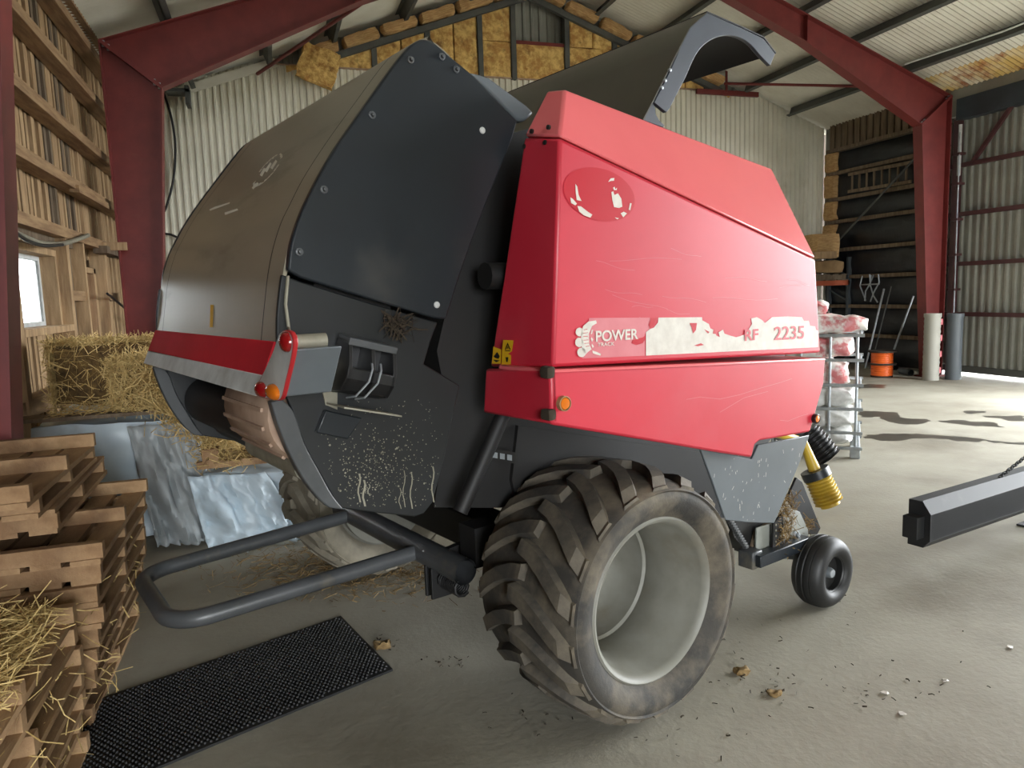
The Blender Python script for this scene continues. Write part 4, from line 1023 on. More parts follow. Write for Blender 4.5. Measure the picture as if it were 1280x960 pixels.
bellows(facing(1006, 540, cq), facing(1036, 572, cq), 0.115, 0.10, 0.010, 8, 'ribbed_cone', m_plastic_blk)
MB().box((1.0, -0.12, 0.42), (2.15, 0.12, 0.62)).build('drawbar', m_dark, baler, bevel=0.01)

# ================================================================== THINGS ON AND AROUND THE BALER
# wheel chock strapped in its holder on the tailgate plate
cl_, cr_ = bside(414, 492, -GY-0.05), bside(470, 503, -GY-0.05)
CW = 0.165
ck0 = BORG+MF*cl_.x+ML*(-GY-0.022)+Vector((0, 0, cl_.z+0.006))
chock = thing('wheel_chock', 'black plastic wheel chock with two hollows strapped in a holder on the baler', 'wheel chock', ck0, 0)
chock.rotation_euler = (0, 0.26, math.atan2(MF.y, MF.x))
cheek = [(0.0, 0.0), (-0.09, 0.01), (-0.12, 0.05), (-0.12, 0.09), (-0.085, 0.165), (0.0, 0.175)]
low_ = [(0.0, 0.0), (-0.09, 0.01), (-0.12, 0.05), (-0.12, 0.085), (-0.07, 0.08), (-0.03, 0.06), (0.0, 0.06)]
for x_ in (0.0, CW/2-0.006, CW-0.014):
    MB().prism([(x_, y, z) for y, z in cheek], [(x_+0.014, y, z) for y, z in cheek]).build('rib', m_plastic_blk, chock, bevel=0.002)
MB().prism([(0.0, y, z) for y, z in low_], [(CW, y, z) for y, z in low_]).build('ramp_face', m_plastic_blk, chock, bevel=0.006)
MB().box((0, -0.012, 0.0), (CW, 0.0, 0.175)).build('back_wall', m_plastic_blk, chock, smooth=0)
MB().obox((0, -0.092, 0.15), (CW, 0, 0), (0, 0.092, 0.014), (0, -0.005, 0.022)).build('top_rim', m_tube, chock, smooth=0, bevel=0.003)
for x_ in (0.07, 0.10):
    MB().tube([(x_-0.03, -0.06, -0.01), (x_-0.025, -0.11, 0.0), (x_, -0.13, 0.05), (x_+0.005, -0.128, 0.09), (x_+0.01, -0.105, 0.11)], 0.0035, 6).build('wire_clip', m_galv, chock)

# ================================================================== PALLETS
def pallet(x1, y1, z, label, lx=0.8, ly=1.2, rot=(0, 0, 0), top=True, seed=0, m=None):
    """x1, y1: far inner corner; boards lie lengthwise under three cross bearers"""
    r = random.Random(seed)
    t = thing('pallet', label, 'pallet', (x1-lx/2, y1-ly/2, z), 0, 'stacked wooden pallets'); t.rotation_euler = rot
    n = 6; bh = 0.022+(0.062 if top is not False else 0.062)
    for k in range(n):
        w = r.uniform(0.10, 0.125); x = -lx/2+(lx-w)*k/(n-1)
        MB().obox((x, -ly/2+r.uniform(-0.006, 0.006), 0), (w, 0, 0), (r.uniform(-0.006, 0.006), ly, 0), (0, 0, 0.022)).build('deck_board', m_pallet, t, smooth=0)
    for k in range(3):
        y = -ly/2+(ly-0.045)*k/2
        MB().box((-lx/2-r.uniform(0, 0.012), y, 0.022), (lx/2+r.uniform(-0.004, 0.012), y+0.045, bh)).build('bearer', m_pallet, t, smooth=0, bevel=0.002)
    if not top:
        for x in (-lx/2, -0.05, lx/2-0.1): MB().box((x, -ly/2, bh), (x+0.10, ly/2, bh+0.018)).build('runner', m_pallet, t, smooth=0)
    return t
rank = ['bottom', 'second', 'third', 'fourth', 'fifth', 'sixth', 'seventh', 'eighth', 'ninth']
rp_ = random.Random(2)
PP = 0.0852
for k in range(9):
    c = on_floor(180, 597, 0.765)
    pallet(c.x+rp_.uniform(-0.035, 0.01)-max(0.0, 0.10-0.02*k), c.y+rp_.uniform(-0.04, 0.0), k*PP, 'sawn wooden pallet, %s up in the stack by the rubber mat' % rank[k], ly=1.12, top=True, seed=k)
for k, (px, py, zt, lab) in enumerate(((134, 570, 0.87, 'sawn wooden pallet lying askew just below the two topmost ones'), (121, 553, 0.97, 'sawn wooden pallet second from the top, set back over the stack'), (118, 541, 1.06, 'topmost sawn wooden pallet with deck boards between cross bearers'))):
    c = on_floor(px, py, zt); pallet(c.x, c.y, 9*PP+0.002+k*0.104, lab, ly=1.12, rot=(0, 0, 0.03-0.01*k), top=(k == 2), seed=11+k)
for k in range(7):
    pallet(-0.76+rp_.uniform(-0.03, 0.01), 3.02+rp_.uniform(-0.02, 0.01), k*PP, 'sawn wooden pallet, %s up in the lower stack under loose straw' % rank[k], top=True, seed=20+k)
def hp_pick(r):
    return (r.uniform(-1.50, -0.80), r.uniform(1.9, 2.9), 0.60+abs(r.gauss(0.0, 0.03))), (0, 0, 1)
o = strands(3600, hp_pick, 0.17, 0.0032, random.Random(31), flat=0.15).build('loose_straw', m_straw, smooth=0); tag(o, 'loose yellow straw heaped on the lower pallet stack', 'straw', kind='stuff')
def hp_pick2(r):
    return (r.uniform(-0.80, -0.73), r.uniform(2.0, 4.1), r.uniform(0.1, 0.6)), (1, 0, 0)
o = strands(160, hp_pick2, 0.12, 0.004, random.Random(32)).build('caught_straw', m_straw, smooth=0); tag(o, 'straw wisps caught along the edge of the pallet stacks', 'straw', kind='stuff')

# ================================================================== WRAPPED BLOCKS, BALES AND STRAW
def foldf(q, p):
    a = 0.07*noise.noise(Vector((q.x*5+q.z*2, q.y*3, q.z*2)))+0.05*noise.noise(Vector((q.x*13-q.z*6, q.y*7, q.z*4)))+0.02*noise.noise(Vector((q.x*30, q.y*20, q.z*16)))
    k = max(0.0, min(1.0, (0.95-q.z)*1.3))
    side = 1 if abs(p.y) > 0.95 or abs(p.x) > 0.95 else 0.2
    d = Vector((0, -1, 0)) if p.y < -0.95 else (Vector((1, 0, 0)) if p.x > 0.95 else Vector((0, 0, 0.4)))
    return d*a*k*side
b1 = lumpy('wrapped_bale', (-1.66, 5.72, 0.0), (-0.62, 7.6, 0.88), 26, 0.035, 2.2, m_tarp, seed=3.0, rnd=0.22, fold=foldf)
tag(b1, 'big block wrapped in pale blue film under the straw bales', 'wrapped bale')
b2 = lumpy('wrapped_bale', (-0.54, 5.42, 0.0), (0.42, 6.7, 0.50), 26, 0.045, 2.6, m_tarp, seed=7.0, rnd=0.25, fold=foldf)
tag(b2, 'low crumpled block wrapped in pale blue film beside the muddy tyre', 'wrapped bale')
# loose flap of film hanging from the corner of the tall block
def flap(P, nu, nv, amp, m, name, label):
    a, b, c, d = [Vector(p) for p in P]; vs = []; fs = []
    for j in range(nv+1):
        for i in range(nu+1):
            u, v = i/nu, j/nv; p = (a.lerp(b, u)).lerp(d.lerp(c, u), v)
            f = amp*(1.6*noise.noise(Vector((u*5-v*1.5, v*1.6, a.x)))+1.0*noise.noise(Vector((u*12+v*4, v*3, 5+a.x)))+0.5*noise.noise(Vector((u*25, v*14, 2))))*(0.35+v)
            p = p+Vector((0.3*f, -f, 0.2*noise.noise(p*6)*amp)); vs.append(p)
    for j in range(nv):
        for i in range(nu): k = j*(nu+1)+i; fs.append((k, k+1, k+nu+2, k+nu+1))
    mb = MB(); mb.add(vs, fs); o = mb.build(name, m, smooth=70)
    so = o.modifiers.new('thick', 'SOLIDIFY'); so.thickness = 0.004
    return tag(o, label, 'plastic film')
flap([(-1.0, 5.58, 0.86), (-0.60, 5.62, 0.85), (-0.42, 5.46, 0.05), (-0.85, 5.40, 0.03)], 26, 26, 0.075, m_tarp_grey, 'film_flap', 'torn grey flap of film hanging at the corner of the tall block')
flap([(-0.62, 5.34, 0.52), (-0.12, 5.32, 0.50), (0.15, 5.22, 0.02), (-0.50, 5.20, 0.02)], 26, 24, 0.075, m_tarp, 'film_flap', 'creased pale film hanging over the low block beside the tyre')
# boards on top of the tall block
MB_ = MB().box((-1.70, 5.70, 0.915), (-0.75, 5.92, 0.94)); tag(MB_.build('loose_board', m_timber_grey, smooth=0), 'grey weathered board along the edge of the wrapped block', 'board')
# straw bales
def straw_bale(a, b, label, seed, n, rz=0.0, front=1.0):
    a, b = Vector(a), Vector(b); c = Vector(((a.x+b.x)/2, (a.y+b.y)/2, a.z))
    t = thing('straw_bale', label, 'straw bale', c, rz, 'small straw bales')
    lumpy('bale_core', a-c+Vector((0.02, 0.02, 0)), b-c-Vector((0.02, 0.02, 0.02)), 10, 0.03, 6, m_straw_core, t, seed=seed, rnd=0.2)
    o = strands(n, surf_pick(a-c, b-c, front), 0.16, 0.005, random.Random(int(seed*10)), flat=0.45).build('straw_cover', m_straw, t, smooth=0); o['kind'] = 'stuff'
straw_bale((-1.62, 6.25, 0.95), (-0.82, 6.72, 1.42), 'yellow straw bale with front shade built in by a bared dark core on the wrapped block', 4.1, 3600, 0.05, 0.22)  # sparse front straw bares the dark core, standing in for shade
straw_bale((-1.08, 5.72, 0.95), (-0.62, 6.12, 1.30), 'shaggy yellow straw bale leaning behind the red and white marker board', 5.2, 4200, -0.2)
def slump(r):
    t = r.random(); p = Vector((-0.82+0.48*t, 5.72-0.14*t, 1.22-0.62*t))
    return p+Vector((r.gauss(0, 0.09), r.gauss(0, 0.08), r.gauss(0, 0.08))), (0.4, -0.6, 0.6)
o = strands(3600, slump, 0.17, 0.005, random.Random(41), flat=0.3).build('slumped_straw', m_straw, smooth=0); tag(o, 'loose straw slumping from the bales down to the low block', 'straw', kind='stuff')
o = strands(420, lambda r: ((r.uniform(-1.5, -0.7), r.uniform(5.68, 6.2), 0.95+abs(r.gauss(0, 0.012))), (0, 0, 1)), 0.14, 0.004, random.Random(42), flat=0.1).build('scattered_straw', m_straw, smooth=0); tag(o, 'straw scattered over the edge of the tall wrapped block', 'straw', kind='stuff')
# small broken pallet with straw on the low block
bp = thing('broken_pallet', 'short broken pallet strewn with straw on the low wrapped block', 'pallet', (-0.15, 5.62, 0.53))
MB().box((-0.42, -0.14, 0.0), (0.40, -0.09, 0.05)).build('bearer', m_pallet, bp, smooth=0); MB().box((-0.42, 0.12, 0.0), (0.40, 0.17, 0.05)).build('bearer', m_pallet, bp, smooth=0)
for x in (-0.38, -0.02, 0.28): MB().box((x, -0.15, 0.05), (x+0.11, 0.2, 0.14)).build('block', m_pallet, bp, smooth=0, bevel=0.003)
o = strands(700, lambda r: ((r.uniform(-0.55, 0.2), r.uniform(5.45, 5.85), 0.58+abs(r.gauss(0, 0.04))), (0, 0, 1)), 0.14, 0.0045, random.Random(43), flat=0.2).build('scattered_straw', m_straw_old, smooth=0); tag(o, 'old straw strewn over the short broken pallet', 'straw', kind='stuff')
# straw litter on the floor under the ramp
def litter(r):
    p = on_floor(r.gauss(440, 75), r.gauss(712, 18)); p.z = 0.004+abs(r.gauss(0, 0.006)); return p, (0, 0, 1)
o = strands(1500, litter, 0.09, 0.004, random.Random(51), flat=0.02).build('straw_litter', m_straw_old, smooth=0); tag(o, 'straw litter on the floor under the ramp bar', 'straw', kind='stuff')
def litter2(r):
    c = r.choice([(925, 840, 30, 12), (905, 800, 40, 14), (970, 868, 20, 10), (560, 828, 14, 6), (480, 806, 8, 6), (1050, 800, 90, 40), (880, 920, 70, 20), (650, 905, 40, 14), (1100, 860, 60, 20)])
    p = on_floor(r.gauss(c[0], c[2]), min(950, r.gauss(c[1], c[3]))); p.z = 0.003+r.random()*0.006; return p, (0, 0, 1)
o = strands(150, litter2, 0.02, 0.005, random.Random(52), flat=0.02).build('floor_litter', m_bark, smooth=0); tag(o, 'dark chaff and crumbs scattered on the concrete around the wheels', 'litter', kind='stuff')
for i, (px, py, s_) in enumerate(((928, 841, 0.03), (968, 868, 0.025), (478, 808, 0.035))):
    p = on_floor(px, py); lumpy_o = lumpy('dirt_clod', p+Vector((-s_, -s_*0.8, -0.004)), p+Vector((s_, s_*0.8, s_*0.7)), 4, s_*0.5, 30, m_straw_old, seed=i, rnd=0.7)
    tag(lumpy_o, ['dry crumbly dirt clod beside the big tread tyre', 'small dry dirt clod among chaff on the concrete', 'dry clod of dirt at the corner of the rubber mat'][i], 'dirt clod')
for i, (px, py) in enumerate(((1105, 867), (1182, 852), (1262, 810), (1128, 893))):
    p = on_floor(px, py); rr_ = random.Random(i); mb = MB()
    P = [p+Vector((math.cos(a)*rr_.uniform(0.006, 0.022), math.sin(a)*rr_.uniform(0.006, 0.02), 0.004+rr_.random()*0.006)) for a in [k*2*PI/7 for k in range(7)]]
    mb.prism(P, [q-Vector((0, 0, 0.003)) for q in P]); tag(mb.build('paper_scrap', m_white_decal, smooth=0), ['star shaped pale scrap on the bare concrete', 'pale scrap near a dark smear on the concrete', 'pale scrap on the concrete in front of the black beam', 'tiny pale crumb beside a dark stain on the concrete'][i], 'scrap', 'pale scraps on the concrete')

# ================================================================== RUBBER MAT
ma, mb_ = on_floor(426, 772), on_floor(491, 839); mc = on_floor(205, 959)
ux = (mb_-ma); ux.z = 0; W = ux.length; ux.normalize(); uy = (mc-mb_); uy.z = 0; uy.normalize()
Lm = 1.45
t = thing('rubber_mat', 'black studded rubber mat lying on the concrete beside the pallets', 'mat', ma)
slab = MB(); slab.obox((0, 0, 0.001), ux*W, uy*Lm, (0, 0, 0.010)); slab.build('mat_sheet', m_mat, t, smooth=0)
st = MB(); pit = 0.022; ca, sa = math.cos(0.62), math.sin(0.62)
for i in range(-110, 110):
    for j in range(-110, 110):
        a_, b_ = pit*(i+0.5*(j % 2)), pit*0.866*j
        u_, v_ = a_*ca-b_*sa, a_*sa+b_*ca
        if not (0.014 < u_ < W-0.014 and 0.014 < v_ < Lm-0.014): continue
        c = ux*u_+uy*v_; r_ = 0.0072
        vs = [c+Vector((math.cos(a)*r_, math.sin(a)*r_, 0.011)) for a in [k*PI/3 for k in range(6)]]+[c+Vector((math.cos(a)*r_*0.65, math.sin(a)*r_*0.65, 0.017)) for a in [k*PI/3 for k in range(6)]]
        st.add(vs, [tuple(range(6, 12))]+[(k, (k+1) % 6, 6+(k+1) % 6, 6+k) for k in range(6)])
o = st.build('studs', m_mat, t, smooth=60); o['kind'] = 'stuff'

# ================================================================== DAMP PATCHES (part of the floor)
def patch(pts, seed):
    P = [on_floor(px, py) for px, py in pts]; P = [Vector((v.x, v.y, 0.0015)) for v in catmull([Vector((p.x, p.y, 0)) for p in P]+[Vector((P[0].x, P[0].y, 0))], 9)[:-1]]
    P = [p+Vector((noise.noise(p*4)*0.16+noise.noise(p*11)*0.05, noise.noise(p*4+Vector((9, 0, 0)))*0.16+noise.noise(p*11+Vector((0, 7, 0)))*0.05, 0)) for p in P]
    mb = MB(); mb.add(P, [tuple(range(len(P)))]); mb.build('damp_patch', m_wet, floor, smooth=0)
z9 = lambda P: [(960+x/4, 480+y/4) for x, y in P]
patch(z9([(450, 140), (560, 138), (640, 152), (700, 172), (790, 178), (770, 196), (700, 198), (640, 184), (560, 168), (470, 166)]), 1)
patch(z9([(490, 262), (560, 250), (700, 250), (850, 252), (1020, 276), (1020, 288), (900, 282), (760, 272), (690, 276), (640, 290), (540, 288)]), 2)
patch(z9([(820, 180), (930, 184), (1100, 192), (1180, 214), (1080, 208), (900, 200)]), 3)
patch(z9([(1040, 276), (1130, 284), (1270, 292), (1275, 302), (1120, 292)]), 4)
patch(z9([(990, 140), (1060, 134), (1085, 142), (1040, 150)]), 5)
patch(z9([(1090, 166), (1200, 156), (1285, 156), (1285, 182), (1180, 180)]), 6)
patch(z9([(450, 6), (540, 4), (610, 12), (500, 22), (440, 20)]), 7)

# ================================================================== MESH CAGE WITH SACKS
cb = on_floor(1062, 573)
va = math.atan2(cb.y, cb.x); ex = Vector((math.sin(va), -math.cos(va), 0))
cage = thing('steel_cage', 'galvanised tube cage full of sacks behind the baler drawbar', 'cage', cb, math.atan2(ex.y, ex.x))
cw, cd = 0.78, 0.62; x1 = 0.075; x0 = x1-cw
for x in (x0, x0+cw*0.33, x0+cw*0.66, x1-0.03):
    for y_ in (0, cd): MB().tube([(x, y_, 0.12), (x, y_, 1.18)], 0.013, 8).build('cage_upright', m_galv, cage)
for z in (0.10, 0.25, 0.48, 0.71, 0.95, 1.185):
    for y_ in (0, cd): MB().tube([(x0-0.02, y_-0.014, z), (x1+0.03, y_-0.014, z)], 0.016, 8).build('cage_rail', m_galv, cage)
    for x in (x0, x1): MB().tube([(x, 0, z), (x, cd, z)], 0.014, 8).build('cage_rail', m_galv, cage)
for x in (x0+0.05, x1-0.03):
    for y_ in (0.04, cd-0.04): MB().box((x-0.045, y_-0.045, 0), (x+0.045, y_+0.045, 0.11)).build('cage_foot', m_galv, cage, bevel=0.006)
def sack(c, sx, sy, sz, label, m, seed, rz=0.0):
    R3 = Matrix.Rotation(math.atan2(ex.y, ex.x), 3, 'Z'); w = cb+R3 @ Vector(c)
    o = lumpy('sack', (-sx/2, -sy/2, 0), (sx/2, sy/2, sz), 12, 0.04, 7, m, seed=seed, rnd=0.85)
    o.location = w; o.rotation_euler = (0, 0, math.atan2(ex.y, ex.x)+rz); return tag(o, label, 'sack', 'sacks in the steel cage')
sack((x0+0.36, 0.31, 0.105), 0.70, 0.52, 0.16, 'crumpled white sack at the bottom of the steel cage', m_sack_w, 1)
sack((x0+0.40, 0.31, 0.27), 0.70, 0.54, 0.20, 'crumpled white sack bulging low in the steel cage', m_sack_w, 2)
sack((x0+0.38, 0.31, 0.48), 0.70, 0.52, 0.20, 'creased white sack halfway up the steel cage', m_sack_w, 3)
sack((x0+0.34, 0.31, 0.69), 0.66, 0.52, 0.24, 'white and pink printed sack below the cage rim', m_sack, 4)
sack((x0+0.36, 0.31, 0.95), 0.68, 0.50, 0.22, 'slack white and pink sack just under the topmost one', m_sack, 5)
sack((x0+0.40, 0.25, 1.205), 0.84, 0.46, 0.16, 'plump white and pink sack overhanging the cage rim', m_sack, 6, 0.1)
sack((x0+0.22, 0.36, 1.36), 0.5, 0.4, 0.14, 'small printed sack lying on the overhanging sack', m_sack, 8)

# ================================================================== BLACK STEEL BEAM WITH CHAIN
z0b = 0.36
p0 = on_floor(1163, 668, 0.28); p1 = on_floor(1300, 622, 0.28)
bd = (p1-p0); bd.z = 0; bd.normalize(); bs = Vector((-bd.y, bd.x, 0))
beam = thing('steel_beam', 'black painted box beam with chamfered flanges and a chain hook', 'beam', (p0.x, p0.y, 0), math.atan2(bd.y, bd.x))
LB = 2.6
def bp_(y, z): return (y, z)
prof = [(0.0, 0.24), (0.0, 0.385), (0.05, 0.455), (0.13, 0.455), (0.13, 0.19), (0.04, 0.19)]
MB().prism([(0, y, z) for y, z in prof], [(LB, y, z) for y, z in prof]).build('beam_channel', m_beam, beam, bevel=0.004)
MB().box((-0.07, 0.035, 0.25), (0.0, 0.12, 0.375)).build('inner_box', m_beam, beam, smooth=0, bevel=0.003)
MB().prism([(-0.002, 0.0, 0.235), (-0.002, 0.0, 0.39), (-0.002, 0.05, 0.46), (-0.002, 0.052, 0.46), (-0.002, 0.004, 0.39), (-0.002, 0.004, 0.235)], [(LB, 0.0, 0.235), (LB, 0.0, 0.39), (LB, 0.05, 0.46), (LB, 0.052, 0.46), (LB, 0.004, 0.39), (LB, 0.004, 0.235)]).build('edge_lip', m_beam, beam, smooth=0)
for x in (1.5, 2.4):
    MB().box((x, 0.02, 0.0), (x+0.1, 0.12, 0.20)).build('stand_leg', m_beam, beam, bevel=0.004)
    MB().box((x-0.08, -0.08, 0.0), (x+0.18, 0.22, 0.012)).build('foot_plate', m_beam, beam, smooth=0)
ring = [(0.011*math.cos(a), 0.019*math.sin(a), 0) for a in [2*PI*k/12 for k in range(13)]]
lk = MB().tube(ring, 0.0042, 6, caps=False).data('chain_link', m_beam, 60)
Lp = (p1-p0).length; chs = Vector((Lp*0.70, 0.06, 0.465)); che = Vector((1.75, 0.06, 0.72))
chain = thing('chain', 'black link chain rising from the steel beam', 'chain', (p0.x, p0.y, 0), math.atan2(bd.y, bd.x))
dirc = (che-chs).normalized(); q0 = dirc.to_track_quat('Y', 'Z')
nl = int((che-chs).length/0.027)
for k in range(nl):
    o = linked('chain_link', lk, chain, chs+dirc*0.027*k); o.rotation_mode = 'QUATERNION'
    from mathutils import Quaternion
    o.rotation_quaternion = q0 @ Quaternion((0, 1, 0), (PI/2 if k % 2 else 0))
MB().tube([(1.76, 0.06, 0.46), (1.76, 0.06, 0.74)], 0.02, 8).build('chain_post', m_beam, chain)

# ================================================================== ALONG THE FAR RIGHT WALL
def pipe(px, py, ptop, r, m, label, ribs):
    p = on_floor(px, py); zt = on_plane(px, ptop, (0, 1, 0), p.y).z
    n = 26 if ribs else 2; prof = [(r-0.015, 0)]+[(r+(0.008 if (k % 2 and ribs) else 0), zt*k/n) for k in range(n+1)]+[(r+0.012, zt-0.06), (r+0.012, zt), (r-0.015, zt), (r-0.02, zt*0.5)]
    t_ = thing('drain_pipe', label, 'pipe', p)
    MB().rev(prof, (0, 0, 0), 'z', 28).build('pipe_wall', m, t_, smooth=50)
    return t_, zt, r
t_, zt, r_ = pipe(1163, 475, 392, 0.120, m_pipe_grey, 'ribbed pale grey drain pipe standing upright before the red column', True)
for k in range(4):
    a = math.radians(-75); MB().box((0.085, -0.095, 0.12+k*0.27), (0.115, -0.06, 0.22+k*0.27)).build('pink_print', m_pink_decal, t_, smooth=0)
pipe(1191, 474, 392, 0.120, m_pipe_dark, 'smooth dark grey drain pipe standing upright before the sliding door', False)
dp = on_floor(1102, 471)
dr = thing('pipe_drum', 'orange pipe coil on a drum with dark flanges by the foil wall', 'drum', dp)
zt = on_plane(1102, 438, (0, 1, 0), dp.y).z
prof = [(0.0, 0.03)]+[(0.175+(0.006 if k % 2 else 0), 0.03+(zt-0.06)*k/24) for k in range(25)]+[(0, zt-0.03)]
MB().rev(prof, (0, 0, 0), 'z', 28).build('pipe_coil', m_orange, dr)
for z, rr_ in ((0.0, 0.18), (zt*0.47, 0.235), (zt-0.03, 0.235)): MB().rev([(0, z), (rr_, z), (rr_, z+0.03), (0, z+0.03)], (0, 0, 0), 'z', 28).build('drum_flange', m_timber_back, dr, smooth=30)
# lying black pipes and hose heap
for i, (px, py, L_, r_, an) in enumerate(((1138, 470, 0.6, 0.06, 1.2), (1120, 463, 1.0, 0.05, 1.5), (1135, 459, 1.0, 0.05, 1.6))):
    p = on_floor(px, py); d = Vector((math.cos(an), math.sin(an), 0))
    zc = r_+0.001
    mb = MB().tube([p+Vector((0, 0, zc)), p+d*L_*0.6+Vector((0, 0, zc))], r_, 16, caps=False).tube([p+Vector((0, 0, zc)), p+d*L_*0.6+Vector((0, 0, zc))], r_*0.8, 16, caps=False)
    tag(mb.build('offcut_pipe', m_pipe_dark if i == 0 else m_plastic_blk), ['short grey pipe offcut lying open end out by the red column', 'black pipe offcut lying flat behind the orange drum', 'black pipe offcut lying close along the foil wall'][i], 'pipe')
rh = random.Random(9); pts = []
hc = on_floor(1125, 452)
for k in range(90):
    a = k*0.42; rr_ = 0.26+0.06*math.sin(k*0.37); pts.append(hc+Vector((rr_*math.cos(a), rr_*math.sin(a)*0.8, 0.03+0.20*k/90+0.02*math.sin(k))))
tag(MB().tube(pts, 0.014, 6).build('hose_coil', m_black, smooth=60), 'loose coil of thin black hose heaped by the foil wall', 'hose')
for i, (a, b) in enumerate((((1105, 361), (1090, 424)), ((1114, 358), (1093, 440)), ((1142, 370), (1116, 441)))):
    top = on_plane(a[0], a[1], (1, 0, 0), XR-0.05)
    d2_ = ray(*b); # lower point lies on the upright plane through the top that leans into the room
    nrm_ = Vector((0.35, 1, 0)).normalized(); low = on_plane(b[0], b[1], nrm_, nrm_.dot(top)); dd_ = (low-top); end = top+dd_*((0.01-top.z)/dd_.z)
    tag(MB().tube([top, end], 0.018 if i != 1 else 0.012, 8).build('leaning_rod', m_galv if i != 1 else m_purlin), ['pale steel pipe leaning on the foil wall beside a bent frame', 'thin dark rod leaning between two pale pipes', 'pale steel pipe leaning beside the red column'][i], 'rod')
fr = thing('bent_tube_frame', 'pale bent tube frames hung in a diamond pattern on the foil wall', 'tube frame', on_plane(1088, 365, (1, 0, 0), XR-0.06))
org = Vector(fr.location)
for P in ([(1078, 345), (1075, 357), (1080, 370), (1082, 376)], [(1087, 343), (1088, 354), (1082, 364), (1081, 376)], [(1087, 354), (1092, 370), (1097, 378)], [(1098, 343), (1099, 353), (1092, 366), (1088, 377)], [(1089, 344), (1088, 354), (1092, 344)], [(1076, 356), (1099, 355)]):
    MB().tube([on_plane(px, py, (1, 0, 0), XR-0.06)-org for px, py in P], 0.014, 6).build('frame_tube', m_galv, fr, smooth=60)
# pallet rack in the corner
ry = 12.35
def ryp(px, py, y=ry): return on_plane(px, py, (0, 1, 0), y)
q = ryp(1062, 350); zb = q.z; xr = q.x-0.02
rk = thing('pallet_rack', 'steel pallet rack with an orange beam in the dark corner', 'rack', (xr, ry, 0))
for x in (0.0, -1.9):
    for y_ in (0.0, 0.55): MB().box((x-0.04, y_-0.03, 0), (x+0.04, y_+0.03, 2.2)).build('upright', m_pipe_dark, rk, smooth=0)
    for k in range(4): MB().bar((x, 0, 0.3+k*0.5), (x, 0.55, 0.55+k*0.5), 0.03, 0.03).build('lattice_strut', m_pipe_dark, rk, smooth=0)
for y_ in (0.0, 0.55):
    MB().box((-1.9, y_-0.03, zb-0.10), (0.0, y_+0.03, zb)).build('rack_beam', m_rackor, rk, smooth=0, bevel=0.004)
    MB().box((-1.9, y_-0.03, 0.62), (0.0, y_+0.03, 0.72)).build('rack_beam', m_rackor, rk, smooth=0, bevel=0.004)
for k in range(6): MB().box((-1.85+k*0.31, -0.03, zb), (-1.6+k*0.31, 0.58, zb+0.02)).build('shelf_board', m_timber_grey, rk, smooth=0)
for k in range(6): MB().box((-1.85+k*0.31, -0.03, 0.72), (-1.6+k*0.31, 0.58, 0.74)).build('shelf_board', m_timber_grey, rk, smooth=0)
p = thing('pallet', 'grey pallet on the rack under a pale bulk bag', 'pallet', (xr-0.45, ry+0.25, zb+0.02))
for y_ in (-0.25, 0.0, 0.21): MB().box((-0.38, y_, 0), (0.38, y_+0.05, 0.09)).build('bearer', m_timber_grey, p, smooth=0)
for k in range(4): MB().box((-0.38+k*0.21, -0.26, 0.09), (-0.24+k*0.21, 0.27, 0.11)).build('deck_board', m_timber_grey, p, smooth=0)
o = lumpy('bulk_bag', (xr-0.80, ry+0.0, zb+0.155), (xr-0.12, ry+0.5, zb+0.41), 8, 0.03, 4, m_card, seed=3, rnd=0.3); tag(o, 'pale slack bag lying on the rack pallet', 'bag')
o = lumpy('wool_pack', (xr-0.75, ry+0.05, zb+0.45), (xr-0.2, ry+0.5, zb+0.95), 6, 0.02, 4, m_wool_edge, seed=4, rnd=0.2); tag(o, 'yellow brown pack of mineral wool above the pale bag', 'insulation')
o = MB().box((xr-1.6, ry-0.12, zb+0.44), (xr-0.42, ry-0.02, zb+0.58)).build('timber_beam', m_timber, smooth=0, bevel=0.004); tag(o, 'cut end of a pale timber beam lying across the rack load', 'timber')
jc = ryp(1038, 388); can = thing('jerrycan', 'small orange and white jerrycan on the lower rack shelf', 'jerrycan', (jc.x, ry+0.1, 0.745))
MB().box((-0.10, -0.07, 0), (0.10, 0.07, 0.30)).build('can_body', m_orange, can, bevel=0.02); MB().box((-0.05, -0.075, 0.05), (0.07, -0.07, 0.22)).build('can_label', m_white, can, smooth=0)
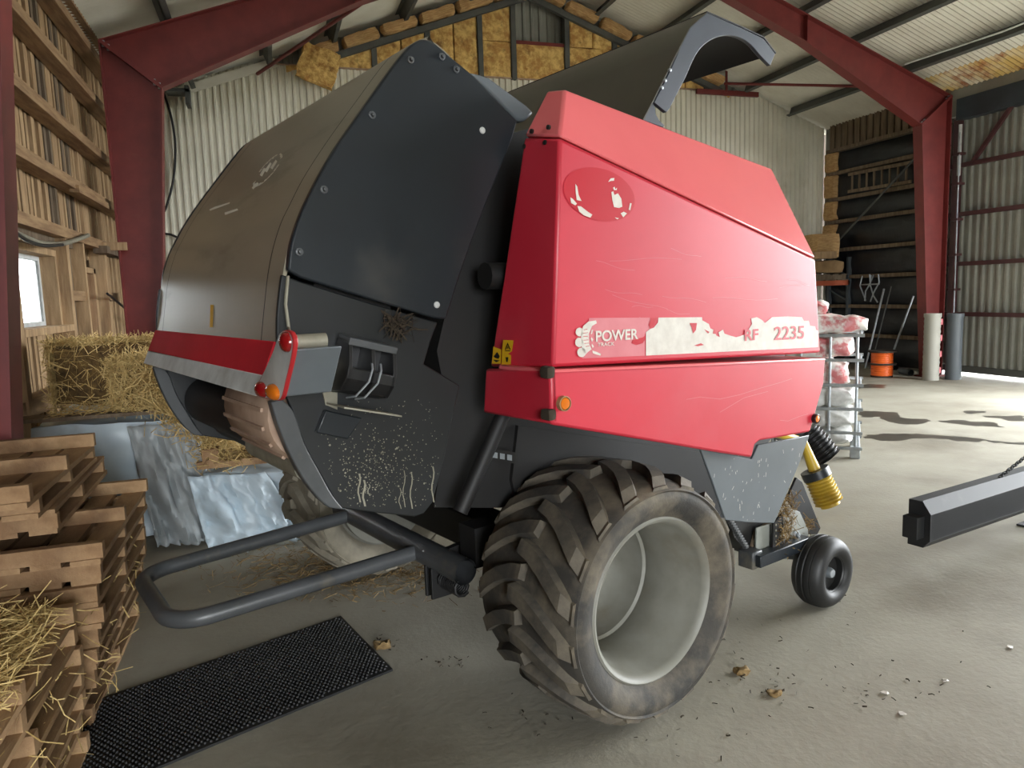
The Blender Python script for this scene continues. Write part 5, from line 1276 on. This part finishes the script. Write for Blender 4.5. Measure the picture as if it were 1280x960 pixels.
MB().tube([(-0.06, 0, 0.30), (-0.06, 0, 0.36), (0.05, 0, 0.36), (0.05, 0, 0.30)], 0.012, 6).build('can_handle', m_white, can)

# ================================================================== LOOSE WOOL, CABLES
hw = lumpy('insulation_piece', (-0.42, -0.06, -0.42), (0.42, 0.10, 0.42), 12, 0.05, 5, m_wool, seed=9, rnd=0.1)
c = on_plane(398, 82, (0, 1, 0), 12.7); hw.location = c; hw.scale = (0.72, 1, 0.66); hw.rotation_euler = (0.1, 0.35, 0); tag(hw, 'torn piece of yellow mineral wool hanging over the ribbed sheets', 'insulation')
def cable(P, r, label, m=m_black, pl=None):
    pts = catmull(P, 6); return tag(MB().tube(pts, r, 8).build('cable', m, smooth=60), label, 'cable')
gy_ = lambda px, py: on_plane(px, py, (0, 1, 0), YB-0.06)
cable([gy_(203, 112), gy_(213, 142), gy_(219, 180), gy_(217, 222), gy_(208, 258), gy_(198, 276)], 0.018, 'long black cable bowing down the ribbed sheets by the red column')
cable([gy_(196, 292), gy_(212, 293), gy_(225, 298), gy_(242, 304)], 0.018, 'short black cable crossing the ribbed sheets towards the baler')
cable([gy_(228, 322), gy_(214, 330), gy_(207, 345), gy_(206, 357), gy_(209, 367)], 0.018, 'curled black cable drooping beside the grey baler shell')
lw = lambda px, py, d=0.12: on_plane(px, py, (1, 0, 0), XL+d)
cable([lw(14, 288), lw(30, 296), lw(52, 304), lw(75, 305), lw(95, 300), lw(110, 294)], 0.022, 'grey cable sagging between girts above the small window', m_galv_dull)
cable([lw(20, 291, 0.17), lw(35, 301, 0.17), lw(55, 307, 0.17), lw(78, 306, 0.17)], 0.014, 'thin dark cable sagging beside the grey one over the window', m_black)
cable([lw(134, 367), lw(150, 380), lw(165, 393), lw(182, 405)], 0.014, 'thin dark cable drooping past the red column foot', m_black)
o = MB().obox(lw(128, 313, 0.08), (0.25, 0, 0), (0, 0.05, 0), (0, 0, 0.09)); tag(o.build('board_stub', m_timber, smooth=0), 'short board stub sticking out past the red column', 'board')
